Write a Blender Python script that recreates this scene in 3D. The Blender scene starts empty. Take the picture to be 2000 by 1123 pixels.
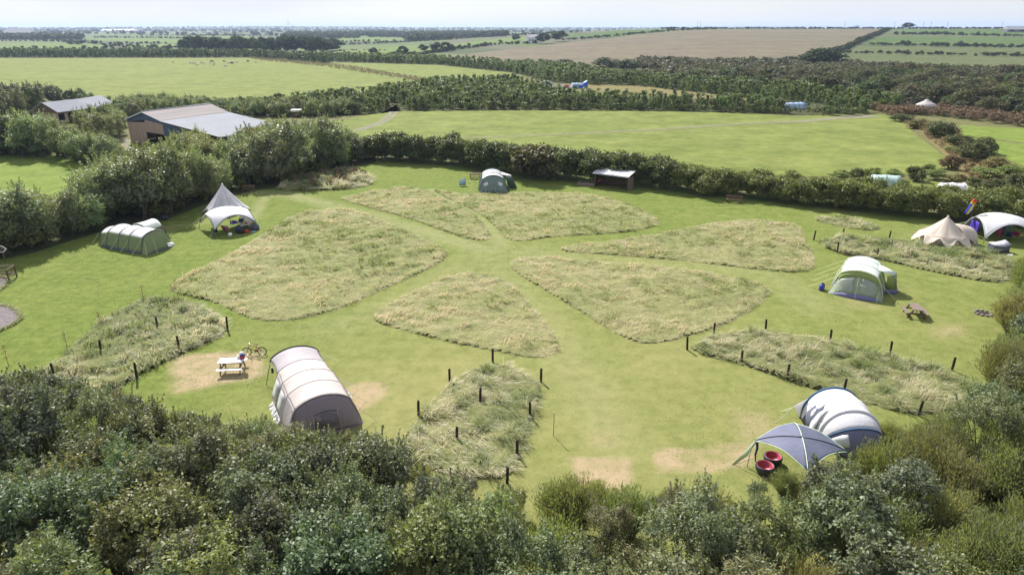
import bpy, bmesh, math, random
import numpy as np
from mathutils import Vector, Matrix

# ------------------------------------------------------------------ camera, sky, sun, exposure
C = bpy.context.scene.collection
scene = bpy.context.scene
R = math.radians
F, CX, CY, CAMH = 1332.0, 1000.0, 561.5, 20.0
PITCH = math.atan((CY - 52.0) / F)
cam = bpy.data.cameras.new('camera')
cam.sensor_width = 36.0
cam.lens = 36.0 * F / 2000.0
cam.clip_start, cam.clip_end = 0.5, 40000.0
camo = bpy.data.objects.new('camera', cam)
C.objects.link(camo)
camo.location = (0, 0, CAMH)
camo.rotation_euler = (R(90) - PITCH, 0, 0)
scene.camera = camo

SUN_EL, SUN_AZ = R(42), math.atan2(0.9, -0.43)        # direction towards the sun, measured from +X
sl = bpy.data.lights.new('sun', 'SUN')
sl.energy, sl.angle, sl.color = 5.0, R(0.53), (1.0, 0.955, 0.88)
so = bpy.data.objects.new('sun', sl)
C.objects.link(so)
sd = Vector((math.cos(SUN_EL) * math.cos(SUN_AZ), math.cos(SUN_EL) * math.sin(SUN_AZ), math.sin(SUN_EL)))
so.rotation_euler = sd.to_track_quat('Z', 'Y').to_euler()
so.location = (-40, 90, 80)

world = bpy.data.worlds.new('World')
scene.world = world
world.use_nodes = True
wn, wl = world.node_tree.nodes, world.node_tree.links
bg = wn['Background']
sky = wn.new('ShaderNodeTexSky')
sky.sky_type = 'NISHITA'
sky.sun_disc = False
sky.sun_elevation = SUN_EL
sky.sun_rotation = R(90) - SUN_AZ
sky.air_density, sky.dust_density, sky.ozone_density = 1.0, 0.3, 3.0
wtc = wn.new('ShaderNodeTexCoord')
wmap = wn.new('ShaderNodeMapping'); wmap.inputs['Scale'].default_value = (1.6, 1.6, 9.0)
wno = wn.new('ShaderNodeTexNoise'); wno.inputs['Scale'].default_value = 1.7; wno.inputs['Detail'].default_value = 6
wrm = wn.new('ShaderNodeMapRange')
wrm.inputs[1].default_value, wrm.inputs[2].default_value = 0.36, 0.72
wrm.inputs[3].default_value, wrm.inputs[4].default_value = 0.62, 0.92
wmx = wn.new('ShaderNodeMix'); wmx.data_type = 'RGBA'
wl.new(wtc.outputs['Generated'], wmap.inputs[0]); wl.new(wmap.outputs[0], wno.inputs['Vector'])
wl.new(wno.outputs['Fac'], wrm.inputs[0]); wl.new(wrm.outputs[0], wmx.inputs[0])
wl.new(sky.outputs[0], wmx.inputs[6]); wmx.inputs[7].default_value = (6.2, 6.4, 6.95, 1)   # thin white cloud
wl.new(wmx.outputs[2], bg.inputs['Color'])
bg.inputs['Strength'].default_value = 0.078
scene.view_settings.view_transform = 'Standard'
scene.view_settings.look = 'None'
scene.view_settings.gamma = 1.0
scene.view_settings.exposure = 0.78
scene.cycles.max_bounces = 6
scene.cycles.transparent_max_bounces = 4
scene.cycles.volume_bounces = 0

# ------------------------------------------------------------------ terrain and measuring helpers
def rsoft(t): return 0.5 * (t + np.sqrt(t * t + 0.012))
def sstep(t):
    t = np.clip(t, 0, 1); return t * t * (3 - 2 * t)
def hgt(x, y):
    """height of the land: flat camp site and fields, a broad hill rising far right, a low ridge beyond"""
    x = np.asarray(x, float); y = np.asarray(y, float)
    t = (y - 430.0) / 570.0
    h = 18.3 * sstep((x + 170.0) / 400.0) * np.maximum(rsoft(t) - 1.7 * rsoft(t - 1.0) - 0.06 * np.exp(-(t * t) * 6), 0)
    h = h * sstep((y - 330.0) / 120.0)
    h = h + 13.0 * np.exp(-((y - 4700.0) / 800.0) ** 2) * (0.45 + 0.55 * np.exp(-((x + 1700.0) / 800.0) ** 2))
    h = h + 26.0 * np.exp(-((y - 11500.0) / 900.0) ** 2) * np.exp(-((x + 2700.0) / 900.0) ** 2)
    h = h + 22.0 * np.exp(-((y - 10500.0) / 900.0) ** 2) * np.exp(-((x - 3600.0) / 1500.0) ** 2)
    return h
CP, SP = math.cos(PITCH), math.sin(PITCH)
def pray(px, py):
    u = (px - CX) / F; v = (CY - py) / F
    return u, CP + v * SP, -SP + v * CP
def P(px, py, z=0.0):
    dx, dy, dz = pray(px, py)
    t = (z - CAMH) / dz
    return Vector((dx * t, dy * t, z))
def T(px, py):
    """where the sight line through a measured point meets the land"""
    d = pray(px, py)
    ts = np.geomspace(8, 14000, 1500)
    g = CAMH + d[2] * ts - hgt(d[0] * ts, d[1] * ts)
    i = np.argmax(g < 0) if (g < 0).any() else len(ts) - 1
    t0, t1 = ts[max(i - 1, 0)], ts[i]
    for _ in range(30):
        m = 0.5 * (t0 + t1)
        if CAMH + d[2] * m - float(hgt(d[0] * m, d[1] * m)) > 0: t0 = m
        else: t1 = m
    x, y = d[0] * t1, d[1] * t1
    return Vector((x, y, float(hgt(x, y))))
def proj(x, y, z):
    dep = y * CP - (z - CAMH) * SP
    up = y * SP + (z - CAMH) * CP
    return CX + F * x / dep, CY - F * up / dep
def top_at(x, y, py):
    """height at which a thing standing at (x, y) reaches image row py"""
    v = (CY - py) / F
    k = (-SP + v * CP) / (CP + v * SP)
    return CAMH + k * y
rng = np.random.default_rng(11)
random.seed(5)
def in_poly(x, y, poly):
    x = np.asarray(x); y = np.asarray(y); r = np.zeros(x.shape, bool)
    n = len(poly)
    for i in range(n):
        x0, y0 = poly[i][0], poly[i][1]; x1, y1 = poly[(i + 1) % n][0], poly[(i + 1) % n][1]
        if y0 == y1: continue
        c = ((y0 > y) != (y1 > y)) & (x < (x1 - x0) * (y - y0) / (y1 - y0) + x0)
        r ^= c
    return r
def dist_poly(x, y, poly):
    x = np.asarray(x); y = np.asarray(y); d = np.full(x.shape, 1e9)
    n = len(poly)
    for i in range(n):
        ax, ay = poly[i][0], poly[i][1]; bx, by = poly[(i + 1) % n][0], poly[(i + 1) % n][1]
        ex, ey = bx - ax, by - ay; L = ex * ex + ey * ey + 1e-9
        t = np.clip(((x - ax) * ex + (y - ay) * ey) / L, 0, 1)
        d = np.minimum(d, np.hypot(x - ax - t * ex, y - ay - t * ey))
    return d
_lat = np.random.default_rng(3).random((256, 256))
def vnoise(x, y, s):
    x = np.asarray(x) / s + 100.3; y = np.asarray(y) / s + 57.7
    i = np.floor(x).astype(int); j = np.floor(y).astype(int)
    u = x - i; v = y - j; u = u * u * (3 - 2 * u); v = v * v * (3 - 2 * v)
    a = _lat[i % 256, j % 256]; b = _lat[(i + 1) % 256, j % 256]
    c = _lat[i % 256, (j + 1) % 256]; d = _lat[(i + 1) % 256, (j + 1) % 256]
    return (a * (1 - u) + b * u) * (1 - v) + (c * (1 - u) + d * u) * v
def fnoise(x, y, s):
    return 0.55 * vnoise(x, y, s) + 0.3 * vnoise(x, y, s * 0.43) + 0.15 * vnoise(x, y, s * 0.19)
def smooth_poly(pts, n=2):
    p = [tuple(q) for q in pts]
    for _ in range(n):
        o = []
        for i in range(len(p)):
            a, b = p[i], p[(i + 1) % len(p)]
            o.append((a[0] * .75 + b[0] * .25, a[1] * .75 + b[1] * .25)); o.append((a[0] * .25 + b[0] * .75, a[1] * .25 + b[1] * .75))
        p = o
    return p

# ------------------------------------------------------------------ materials
def new_mat(name):
    m = bpy.data.materials.new(name); m.use_nodes = True
    nt = m.node_tree; nt.nodes.clear()
    out = nt.nodes.new('ShaderNodeOutputMaterial')
    return m, nt.nodes, nt.links, out
def nd(n, kind, **kw):
    o = n.new('ShaderNode' + kind)
    for k, v in kw.items(): setattr(o, k, v)
    return o
def mixc(n, l, fac, a, b, blend='MIX'):
    m = n.new('ShaderNodeMix'); m.data_type = 'RGBA'; m.blend_type = blend
    for i, v in ((0, fac), (6, a), (7, b)):
        if hasattr(v, 'is_output') or isinstance(v, bpy.types.NodeSocket): l.new(v, m.inputs[i])
        elif i == 0: m.inputs[0].default_value = v
        else: m.inputs[i].default_value = (*v[:3], 1)
    return m.outputs[2]
def noise(n, l, scale, detail=4, vec=None, rough=0.55):
    t = n.new('ShaderNodeTexNoise'); t.inputs['Scale'].default_value = scale
    t.inputs['Detail'].default_value = detail; t.inputs['Roughness'].default_value = rough
    if vec is None:
        g = n.new('ShaderNodeNewGeometry'); vec = g.outputs['Position']
    l.new(vec, t.inputs['Vector'])
    return t.outputs['Fac']
def ramp(n, l, v, lo, hi, a=0.0, b=1.0):
    m = n.new('ShaderNodeMapRange'); l.new(v, m.inputs[0])
    m.inputs[1].default_value, m.inputs[2].default_value, m.inputs[3].default_value, m.inputs[4].default_value = lo, hi, a, b
    return m.outputs[0]
def attr(n, name):
    a = n.new('ShaderNodeAttribute'); a.attribute_name = name; return a
def bump(n, l, v, strength, dist):
    b = n.new('ShaderNodeBump'); b.inputs['Strength'].default_value = strength; b.inputs['Distance'].default_value = dist
    l.new(v, b.inputs['Height']); return b.outputs[0]
def prin(n, l, out, col, rough=0.8, spec=0.3, metal=0.0, normal=None):
    p = n.new('ShaderNodeBsdfPrincipled')
    if isinstance(col, bpy.types.NodeSocket): l.new(col, p.inputs['Base Color'])
    else: p.inputs['Base Color'].default_value = (*col[:3], 1)
    p.inputs['Roughness'].default_value = rough; p.inputs['Metallic'].default_value = metal
    p.inputs['Specular IOR Level'].default_value = spec
    if normal is not None: l.new(normal, p.inputs['Normal'])
    if out is not None: l.new(p.outputs[0], out.inputs['Surface'])
    return p
def foliage_mat(name, ca, cb, rough=0.42, spec=0.45, trans=0.28, tcol=None):
    """leaf: colour runs from ca to cb leaf by leaf; the object's own colour tints the whole plant"""
    m, n, l, out = new_mat(name)
    t = attr(n, 'tint')
    oi = nd(n, 'ObjectInfo')
    c = mixc(n, l, t.outputs['Fac'], ca, cb)
    c = mixc(n, l, 1.0, c, oi.outputs['Color'], 'MULTIPLY')
    p = prin(n, l, None, c, rough, spec)
    tr = nd(n, 'BsdfTranslucent')
    tc = mixc(n, l, 1.0, c, tcol or (1.5, 1.55, 0.6), 'MULTIPLY')
    l.new(tc, tr.inputs['Color'])
    mx = nd(n, 'MixShader'); mx.inputs[0].default_value = trans
    l.new(p.outputs[0], mx.inputs[1]); l.new(tr.outputs[0], mx.inputs[2]); l.new(mx.outputs[0], out.inputs['Surface'])
    return m
def plain_mat(name, col, rough=0.7, spec=0.3, metal=0.0, var=0.18, scale=3.0, bmp=0.0, grain=None):
    m, n, l, out = new_mat(name)
    tcd = nd(n, 'TexCoord')
    vec = tcd.outputs['Object']
    if grain:
        mp = nd(n, 'Mapping'); mp.inputs['Scale'].default_value = grain; l.new(vec, mp.inputs[0]); vec = mp.outputs[0]
    f = noise(n, l, scale, 5, vec)
    c = mixc(n, l, ramp(n, l, f, 0.3, 0.7), [v * (1 - var) for v in col], [min(v * (1 + var), 1) for v in col])
    nr = bump(n, l, f, bmp, 0.05) if bmp else None
    prin(n, l, out, c, rough, spec, metal, nr)
    return m
def cloth_mat(name, col, trans=0.2, rough=0.65, var=0.07, spec=0.25):
    m, n, l, out = new_mat(name)
    tcd = nd(n, 'TexCoord')
    f = noise(n, l, 1.6, 4, tcd.outputs['Object'])
    f2 = noise(n, l, 6.0, 3, tcd.outputs['Object'])
    c = mixc(n, l, ramp(n, l, f, 0.3, 0.7), [v * (1 - var) for v in col], [min(v * (1 + var), 1) for v in col])
    p = prin(n, l, None, c, rough, spec, 0, bump(n, l, f2, 0.35, 0.06))
    tr = nd(n, 'BsdfTranslucent'); l.new(c, tr.inputs['Color'])
    mx = nd(n, 'MixShader'); mx.inputs[0].default_value = trans
    l.new(p.outputs[0], mx.inputs[1]); l.new(tr.outputs[0], mx.inputs[2]); l.new(mx.outputs[0], out.inputs['Surface'])
    return m

def grass_mat(name, a, b, dry=None, s1=0.05, s2=0.6, streak=None, bstr=0.25):
    """mown or grazed grass: two greens mixed at several scales, optional dry attribute and mowing streaks"""
    m, n, l, out = new_mat(name)
    f1 = noise(n, l, s1, 5); f2 = noise(n, l, s2, 6, rough=0.7); f3 = noise(n, l, s2 * 3.2, 5, rough=0.75)
    c = mixc(n, l, ramp(n, l, f1, 0.32, 0.68), a, b)
    c2 = mixc(n, l, ramp(n, l, f2, 0.3, 0.72), [v * 0.70 for v in a], [v * 1.22 for v in b])
    c = mixc(n, l, 0.7, c, c2)
    c = mixc(n, l, ramp(n, l, f3, 0.34, 0.68, 0.0, 0.8), c, mixc(n, l, 1.0, c, (0.58, 0.66, 0.55), 'MULTIPLY'))
    if streak:
        g = nd(n, 'NewGeometry'); mp = nd(n, 'Mapping'); mp.inputs['Rotation'].default_value = (0, 0, streak[0]); mp.inputs['Scale'].default_value = (streak[1], streak[2], 1)
        l.new(g.outputs['Position'], mp.inputs[0])
        fs = noise(n, l, 1.0, 4, mp.outputs[0])
        c = mixc(n, l, ramp(n, l, fs, 0.35, 0.65), c, mixc(n, l, 1.0, c, streak[3], 'MULTIPLY'))
    if dry:
        ad = attr(n, 'dry'); ay = attr(n, 'yellow'); aw = attr(n, 'wear')
        fy = nd(n, 'Math', operation='MULTIPLY'); l.new(ay.outputs['Fac'], fy.inputs[0]); l.new(ramp(n, l, f2, 0.25, 0.7, 0.45, 1.1), fy.inputs[1])
        c = mixc(n, l, fy.outputs[0], c, (0.270, 0.250, 0.105))
        fw = nd(n, 'Math', operation='MULTIPLY'); l.new(aw.outputs['Fac'], fw.inputs[0]); l.new(ramp(n, l, f2, 0.25, 0.7, 0.5, 1.1), fw.inputs[1])
        c = mixc(n, l, fw.outputs[0], c, (0.30, 0.29, 0.15))
        fd = nd(n, 'Math', operation='MULTIPLY'); l.new(ad.outputs['Fac'], fd.inputs[0]); l.new(ramp(n, l, f2, 0.3, 0.62, 0.35, 1.0), fd.inputs[1])
        c = mixc(n, l, fd.outputs[0], c, dry)
    f4 = noise(n, l, s2 * 20, 2)
    prin(n, l, out, c, 0.95, 0.1, 0, bump(n, l, f4, bstr, 0.08))
    return m

# ------------------------------------------------------------------ object helpers
def tag(o, label=None, cat=None, group=None, kind=None):
    if label: o['label'] = label
    if cat: o['category'] = cat
    if group: o['group'] = group
    if kind: o['kind'] = kind
    return o
def link(name, me, m=None, parent=None):
    o = bpy.data.objects.new(name, me); C.objects.link(o)
    if m is not None and len(me.materials) == 0: me.materials.append(m)
    if parent is not None: o.parent = parent
    return o
def thing(name, label, cat, loc=(0, 0, 0), rz=0.0, group=None):
    o = bpy.data.objects.new(name, None); C.objects.link(o)
    o.location = loc; o.rotation_euler = (0, 0, rz); o.empty_display_size = 0.3
    return tag(o, label, cat, group)
def quads(name, V, tint=None, smooth=False):
    """mesh of loose quads, V is (4N,3)"""
    n = len(V) // 4
    me = bpy.data.meshes.new(name)
    me.vertices.add(4 * n); me.loops.add(4 * n); me.polygons.add(n)
    me.vertices.foreach_set('co', np.ascontiguousarray(V, np.float32).ravel())
    me.loops.foreach_set('vertex_index', np.arange(4 * n, dtype=np.int32))
    me.polygons.foreach_set('loop_start', np.arange(0, 4 * n, 4, dtype=np.int32))
    me.polygons.foreach_set('loop_total', np.full(n, 4, np.int32))
    if tint is not None:
        a = me.attributes.new('tint', 'FLOAT', 'POINT')
        a.data.foreach_set('value', np.repeat(np.asarray(tint, np.float32), 4))
    me.update(); me.validate()
    return me
def pymesh(name, V, Fc, smooth=True):
    me = bpy.data.meshes.new(name)
    me.from_pydata([tuple(v) for v in V], [], [tuple(f) for f in Fc])
    if smooth: me.polygons.foreach_set('use_smooth', [True] * len(me.polygons))
    me.update()
    return me
class MB:
    """collects boxes, tubes and grids into one mesh"""
    def __init__(s): s.V = []; s.F = []
    def add(s, V, Fc):
        k = len(s.V); s.V += [tuple(v) for v in V]; s.F += [tuple(i + k for i in f) for f in Fc]; return s
    def box(s, c, size, rz=0.0, tilt=0.0, rx=0.0):
        hx, hy, hz = size[0] / 2, size[1] / 2, size[2] / 2
        b = min(hx, hy, hz) * 0.18
        M = Matrix.Rotation(rz, 3, 'Z') @ Matrix.Rotation(tilt, 3, 'Y') @ Matrix.Rotation(rx, 3, 'X')
        V = []
        for z, i in ((-hz, b), (-hz + b, 0), (hz - b, 0), (hz, b)):
            for sx, sy in ((-1, -1), (1, -1), (1, 1), (-1, 1)):
                V.append(M @ Vector((sx * (hx - i), sy * (hy - i), z)) + Vector(c))
        Fc = [(3, 2, 1, 0), (12, 13, 14, 15)]
        for r in range(3):
            for k in range(4):
                a = r * 4 + k; d = r * 4 + (k + 1) % 4
                Fc.append((a, d, d + 4, a + 4))
        return s.add(V, Fc)
    def tube(s, pts, r, n=6, r2=None, cap=True):
        pts = [Vector(p) for p in pts]; V = []; Fc = []
        N = len(pts)
        up = Vector((0.13, 0.21, 0.97)).normalized()
        for i, p in enumerate(pts):
            d = (pts[min(i + 1, N - 1)] - pts[max(i - 1, 0)]).normalized()
            a = d.cross(up)
            if a.length < 0.05: a = d.cross(Vector((1, 0, 0)))
            a.normalize(); b = d.cross(a)
            rr = r if r2 is None else r + (r2 - r) * i / max(N - 1, 1)
            for k in range(n):
                w = 2 * math.pi * k / n
                V.append(p + a * (rr * math.cos(w)) + b * (rr * math.sin(w)))
        for i in range(N - 1):
            for k in range(n):
                Fc.append((i * n + k, i * n + (k + 1) % n, (i + 1) * n + (k + 1) % n, (i + 1) * n + k))
        if cap:
            Fc.append(tuple(range(n - 1, -1, -1))); Fc.append(tuple(range((N - 1) * n, N * n)))
        return s.add(V, Fc)
    def grid(s, rows, close=False):
        m = len(rows[0]); V = [p for r in rows for p in r]; Fc = []
        for i in range(len(rows) - 1):
            for k in range(m - (0 if close else 1)):
                Fc.append((i * m + k, i * m + (k + 1) % m, (i + 1) * m + (k + 1) % m, (i + 1) * m + k))
        return s.add(V, Fc)
    def lathe(s, prof, c=(0, 0, 0), n=16):
        rows = [[(c[0] + r * math.cos(2 * math.pi * k / n), c[1] + r * math.sin(2 * math.pi * k / n), c[2] + z) for k in range(n)] for r, z in prof]
        return s.grid(rows, True)
    def poly(s, pts): return s.add(pts, [tuple(range(len(pts)))])
    def prism(s, pts, d):
        d = Vector(d); a = [Vector(p) for p in pts]; n = len(a)
        V = a + [p + d for p in a]
        Fc = [tuple(range(n - 1, -1, -1)), tuple(range(n, 2 * n))] + [(i, (i + 1) % n, n + (i + 1) % n, n + i) for i in range(n)]
        return s.add(V, Fc)
    def build(s, name, m, parent=None, smooth=False, thick=0.0):
        me = pymesh(name, s.V, s.F, smooth)
        o = link(name, me, m, parent)
        if thick:
            md = o.modifiers.new('thickness', 'SOLIDIFY'); md.thickness = thick; md.offset = 0
        return o
def copy_tree(o, parent=None):
    c = o.copy(); C.objects.link(c)
    if parent is not None: c.parent = parent
    for ch in o.children: copy_tree(ch, c)
    return c

# ------------------------------------------------------------------ ground, fields, paths
M_land = None
def make_ground():
    global M_land
    m, n, l, out = new_mat('open_land')
    g = nd(n, 'NewGeometry'); mp = nd(n, 'Mapping'); mp.inputs['Scale'].default_value = (0.0032, 0.0016, 1); mp.inputs['Rotation'].default_value = (0, 0, 0.25)
    l.new(g.outputs['Position'], mp.inputs[0])
    v = nd(n, 'TexVoronoi'); v.inputs['Scale'].default_value = 1.0; v.inputs['Randomness'].default_value = 0.85
    l.new(mp.outputs[0], v.inputs['Vector'])
    sx = nd(n, 'SeparateColor'); l.new(v.outputs['Color'], sx.inputs[0])
    cr = nd(n, 'ValToRGB'); e = cr.color_ramp; e.interpolation = 'CONSTANT'
    e.elements[0].color = (0.075, 0.095, 0.042, 1); e.elements[1].position = 0.22; e.elements[1].color = (0.10, 0.14, 0.045, 1)
    for p, c in ((0.45, (0.06, 0.078, 0.038, 1)), (0.62, (0.115, 0.11, 0.07, 1)), (0.74, (0.09, 0.125, 0.042, 1)), (0.88, (0.11, 0.10, 0.075, 1))):
        q = e.elements.new(p); q.color = c
    l.new(sx.outputs[0], cr.inputs[0])
    f = noise(n, l, 0.02, 6); f2 = noise(n, l, 0.9, 5)
    c = mixc(n, l, ramp(n, l, f, 0.3, 0.7, 0, 0.5), cr.outputs[0], (0.10, 0.12, 0.05))
    near = nd(n, 'SeparateXYZ'); l.new(g.outputs['Position'], near.inputs[0])
    c2 = mixc(n, l, ramp(n, l, f2, 0.3, 0.7), (0.085, 0.105, 0.032), (0.17, 0.15, 0.07))
    c = mixc(n, l, ramp(n, l, near.outputs[1], 420, 520), c2, c)
    prin(n, l, out, c, 0.95, 0.1, 0, bump(n, l, f2, 0.3, 0.2))
    M_land = m
    xs = np.concatenate([-np.geomspace(760, 12000, 26)[::-1], np.arange(-740, 741, 20.0), np.geomspace(760, 12000, 26)])
    ys = np.concatenate([np.arange(-160, 380, 20.0), np.arange(380, 1240, 20.0), np.geomspace(1260, 16000, 70)])
    X, Y = np.meshgrid(xs, ys); Z = hgt(X, Y)
    nx, ny = len(xs), len(ys)
    V = np.stack([X.ravel(), Y.ravel(), Z.ravel()], 1)
    idx = np.arange(nx * ny).reshape(ny, nx)
    Fc = np.stack([idx[:-1, :-1], idx[:-1, 1:], idx[1:, 1:], idx[1:, :-1]], -1).reshape(-1, 4)
    tag(link('ground', pymesh('ground', V.tolist(), Fc.tolist()), m), kind='structure')
make_ground()

def sheet(name, pts, off, m, px=True, smooth=0, step=20.0, kind='structure'):
    """a field or patch laid on the land, cut along the land's own grid so that it follows it"""
    if px:
        if smooth: pts = smooth_poly(pts, smooth)
        q = []
        for i in range(len(pts)):
            a, b = pts[i], pts[(i + 1) % len(pts)]
            k = max(1, int(math.hypot(a[0] - b[0], a[1] - b[1]) / 60))
            for j in range(k): q.append((a[0] + (b[0] - a[0]) * j / k, a[1] + (b[1] - a[1]) * j / k))
        w = [T(*p) for p in q]
    else: w = [Vector((p[0], p[1], 0)) for p in pts]
    bm = bmesh.new()
    f = bm.faces.new([bm.verts.new((p.x, p.y, 0)) for p in w])
    bmesh.ops.triangulate(bm, faces=[f])
    ymax = max(p.y for p in w)
    if ymax > 330:
        for ax in (0, 1):
            lo = min(p[ax] for p in w); hi = max(p[ax] for p in w)
            st = step if hi - lo < 1500 else (hi - lo) / 75
            s = math.ceil(lo / st) * st
            while s < hi:
                bmesh.ops.bisect_plane(bm, geom=bm.verts[:] + bm.edges[:] + bm.faces[:], dist=0.001, plane_co=(s, 0, 0) if ax == 0 else (0, s, 0), plane_no=(1, 0, 0) if ax == 0 else (0, 1, 0))
                s += st
    for v in bm.verts: v.co.z = float(hgt(v.co.x, v.co.y)) + off
    bmesh.ops.recalc_face_normals(bm, faces=bm.faces[:])
    me = bpy.data.meshes.new(name); bm.to_mesh(me); bm.free()
    if sum(p.normal.z for p in me.polygons) < 0: me.flip_normals()
    return tag(link(name, me, m), kind=kind)

G_A, G_B = (0.158, 0.192, 0.046), (0.228, 0.245, 0.072)
M_past = grass_mat('pasture', G_A, G_B, s1=0.03, s2=0.16, streak=(0.12, 0.03, 0.16, (0.84, 0.89, 0.78)))
M_past2 = grass_mat('pasture_bright', (0.135, 0.200, 0.032), (0.195, 0.240, 0.050), s1=0.04, s2=0.3)
M_hill = grass_mat('hill_pasture', (0.070, 0.118, 0.032), (0.098, 0.142, 0.040), s1=0.012, s2=0.1)
M_hilldry = grass_mat('hill_hay', (0.095, 0.118, 0.045), (0.125, 0.138, 0.058), s1=0.012, s2=0.1)
M_far = grass_mat('far_pasture', (0.115, 0.170, 0.042), (0.150, 0.200, 0.050), s1=0.01, s2=0.05)
M_stub = grass_mat('stubble', (0.205, 0.145, 0.120), (0.195, 0.165, 0.105), s1=0.007, s2=0.06, streak=(-0.62, 0.003, 0.07, (0.72, 0.80, 0.74)))
M_tan = grass_mat('dry_clearing', (0.23, 0.19, 0.085), (0.20, 0.165, 0.07), s1=0.06, s2=0.3)

FIELDS = [
    ('field', [(-120, 112), (330, 114), (480, 114), (640, 128), (820, 158), (880, 168), (760, 190), (640, 200), (400, 212), (200, 195), (-120, 180)], 0.02, M_past),
    ('field', [(520, 112), (660, 124), (840, 122), (1010, 142), (1020, 150), (960, 160), (860, 157), (700, 134)], 0.025, M_past),
    ('field', [(640, 240), (760, 217), (1100, 216), (1400, 219), (1560, 228), (1700, 222), (1750, 228), (1790, 265), (1870, 325), (1750, 345), (1550, 345), (1300, 330), (1000, 295), (850, 285), (640, 270)], 0.03, M_past),
    ('field', [(-140, 300), (60, 298), (175, 310), (240, 330), (200, 400), (60, 420), (-140, 430)], 0.02, M_past2),
    ('field', [(1875, 245), (2200, 262), (2200, 300), (1990, 278), (1880, 265)], 0.02, M_past2),
    ('field', [(1880, 268), (1990, 281), (2200, 305), (2200, 345), (2000, 325), (1930, 300)], 0.03, M_past2),
    ('field', [(1680, 360), (1800, 352), (1980, 375), (2160, 395), (2160, 425), (1980, 405), (1760, 385), (1660, 372)], 0.02, M_past),
    ('stubble_field', [(800, 121), (890, 109), (1040, 92), (1180, 77), (1310, 62), (1420, 58), (1740, 57.2), (1690, 75), (1640, 95), (1590, 112), (1540, 126), (1250, 128), (1100, 132), (1000, 124)], 0.15, M_stub),
    ('field', [(1645, 104), (2200, 108), (2200, 146), (1640, 134)], 0.15, M_hilldry),
    ('field', [(1652, 98), (1680, 91), (2200, 97), (2200, 104), (1660, 102)], 0.15, M_hilldry),
    ('field', [(1690, 84), (1730, 71), (2200, 76), (2200, 94), (1690, 88)], 0.15, M_hill),
    ('field', [(1742, 66), (1770, 58), (2200, 58), (2200, 70), (1745, 67.5)], 0.15, M_hill),
    ('field', [(-160, 84), (160, 85), (205, 90), (200, 96), (-160, 98)], 0.12, M_far),
    ('field', [(185, 76), (260, 75), (350, 77.5), (345, 85), (250, 82), (185, 79)], 0.12, M_far),
    ('field', [(245, 88), (340, 86), (345, 96), (250, 92)], 0.12, M_far),
    ('field', [(285, 72.5), (480, 72), (520, 75.5), (400, 77), (290, 75)], 0.12, M_far),
    ('field', [(395, 66), (560, 64), (580, 69), (400, 70)], 0.12, M_hilldry),
    ('field', [(662, 74), (720, 72), (800, 76), (770, 82), (662, 81)], 0.12, M_far),
    ('field', [(655, 101), (780, 91), (900, 85), (1000, 73.5), (1040, 72), (1030, 81), (960, 85), (850, 98), (770, 108), (730, 110), (655, 111)], 0.12, M_far),
    ('field', [(1110, 69), (1210, 61), (1310, 58.6), (1300, 62), (1180, 70), (1115, 76)], 0.12, M_hill),
    ('clearing', [(1115, 168), (1160, 163), (1240, 166), (1420, 186), (1380, 196), (1300, 186), (1200, 180), (1110, 176)], 0.02, M_tan),
    ('bank', [(1755, 236), (1790, 238), (1850, 262), (1900, 310), (1960, 335), (2030, 360), (2060, 385), (1960, 372), (1880, 346), (1840, 300), (1800, 262)], 0.06, M_tan),
    ('clearing', [(1190, 133), (1290, 140), (1300, 150), (1200, 148)], 0.02, M_tan),
]
for nm_, pts, off, m in FIELDS: sheet(nm_, pts, off, m)

M_track = plain_mat('gravel_track', (0.20, 0.19, 0.135), 0.95, 0.1, var=0.3, scale=0.9)
M_gravel = plain_mat('purple_gravel', (0.165, 0.142, 0.148), 0.95, 0.2, var=0.4, scale=7.0, bmp=0.6)
def strip(name, line, w, off, m):
    pts = [T(*p) for p in line]; mb = MB(); rows = []
    for i, p in enumerate(pts):
        d = (pts[min(i + 1, len(pts) - 1)] - pts[max(i - 1, 0)]); d.z = 0; d.normalize()
        s = Vector((-d.y, d.x, 0)) * (w[i] if isinstance(w, (list, tuple)) else w) * 0.5
        rows.append([(p.x - s.x, p.y - s.y, off), (p.x, p.y, off + .002), (p.x + s.x, p.y + s.y, off)])
    mb.grid(rows)
    o = mb.build(name, m); tag(o, kind='structure')
    if sum(p.normal.z for p in o.data.polygons) < 0: o.data.flip_normals()
    return o
M_rut = grass_mat('worn_verge', (0.22, 0.21, 0.10), (0.28, 0.25, 0.14), s1=0.2, s2=0.8)
def offset_line(line, dx): return [(x + dx, y) for x, y in line]
tl = [(700, 256), (735, 245), (752, 238), (766, 228), (773, 219)]
strip('path', offset_line(tl, -9), 1.0, 0.05, M_track)
strip('path', offset_line(tl, 2), 1.0, 0.05, M_track)
strip('path', [(860, 270), (960, 268), (1100, 262), (1300, 252), (1450, 242), (1560, 238), (1640, 231), (1700, 226)], [0.7, 0.7, 0.8, 0.9, 1.2, 1.6, 3.0, 6.0], 0.05, M_track)
strip('path', [(860, 273), (960, 271), (1100, 265), (1300, 255), (1450, 245), (1560, 241), (1640, 235)], 0.5, 0.06, M_rut)

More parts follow.
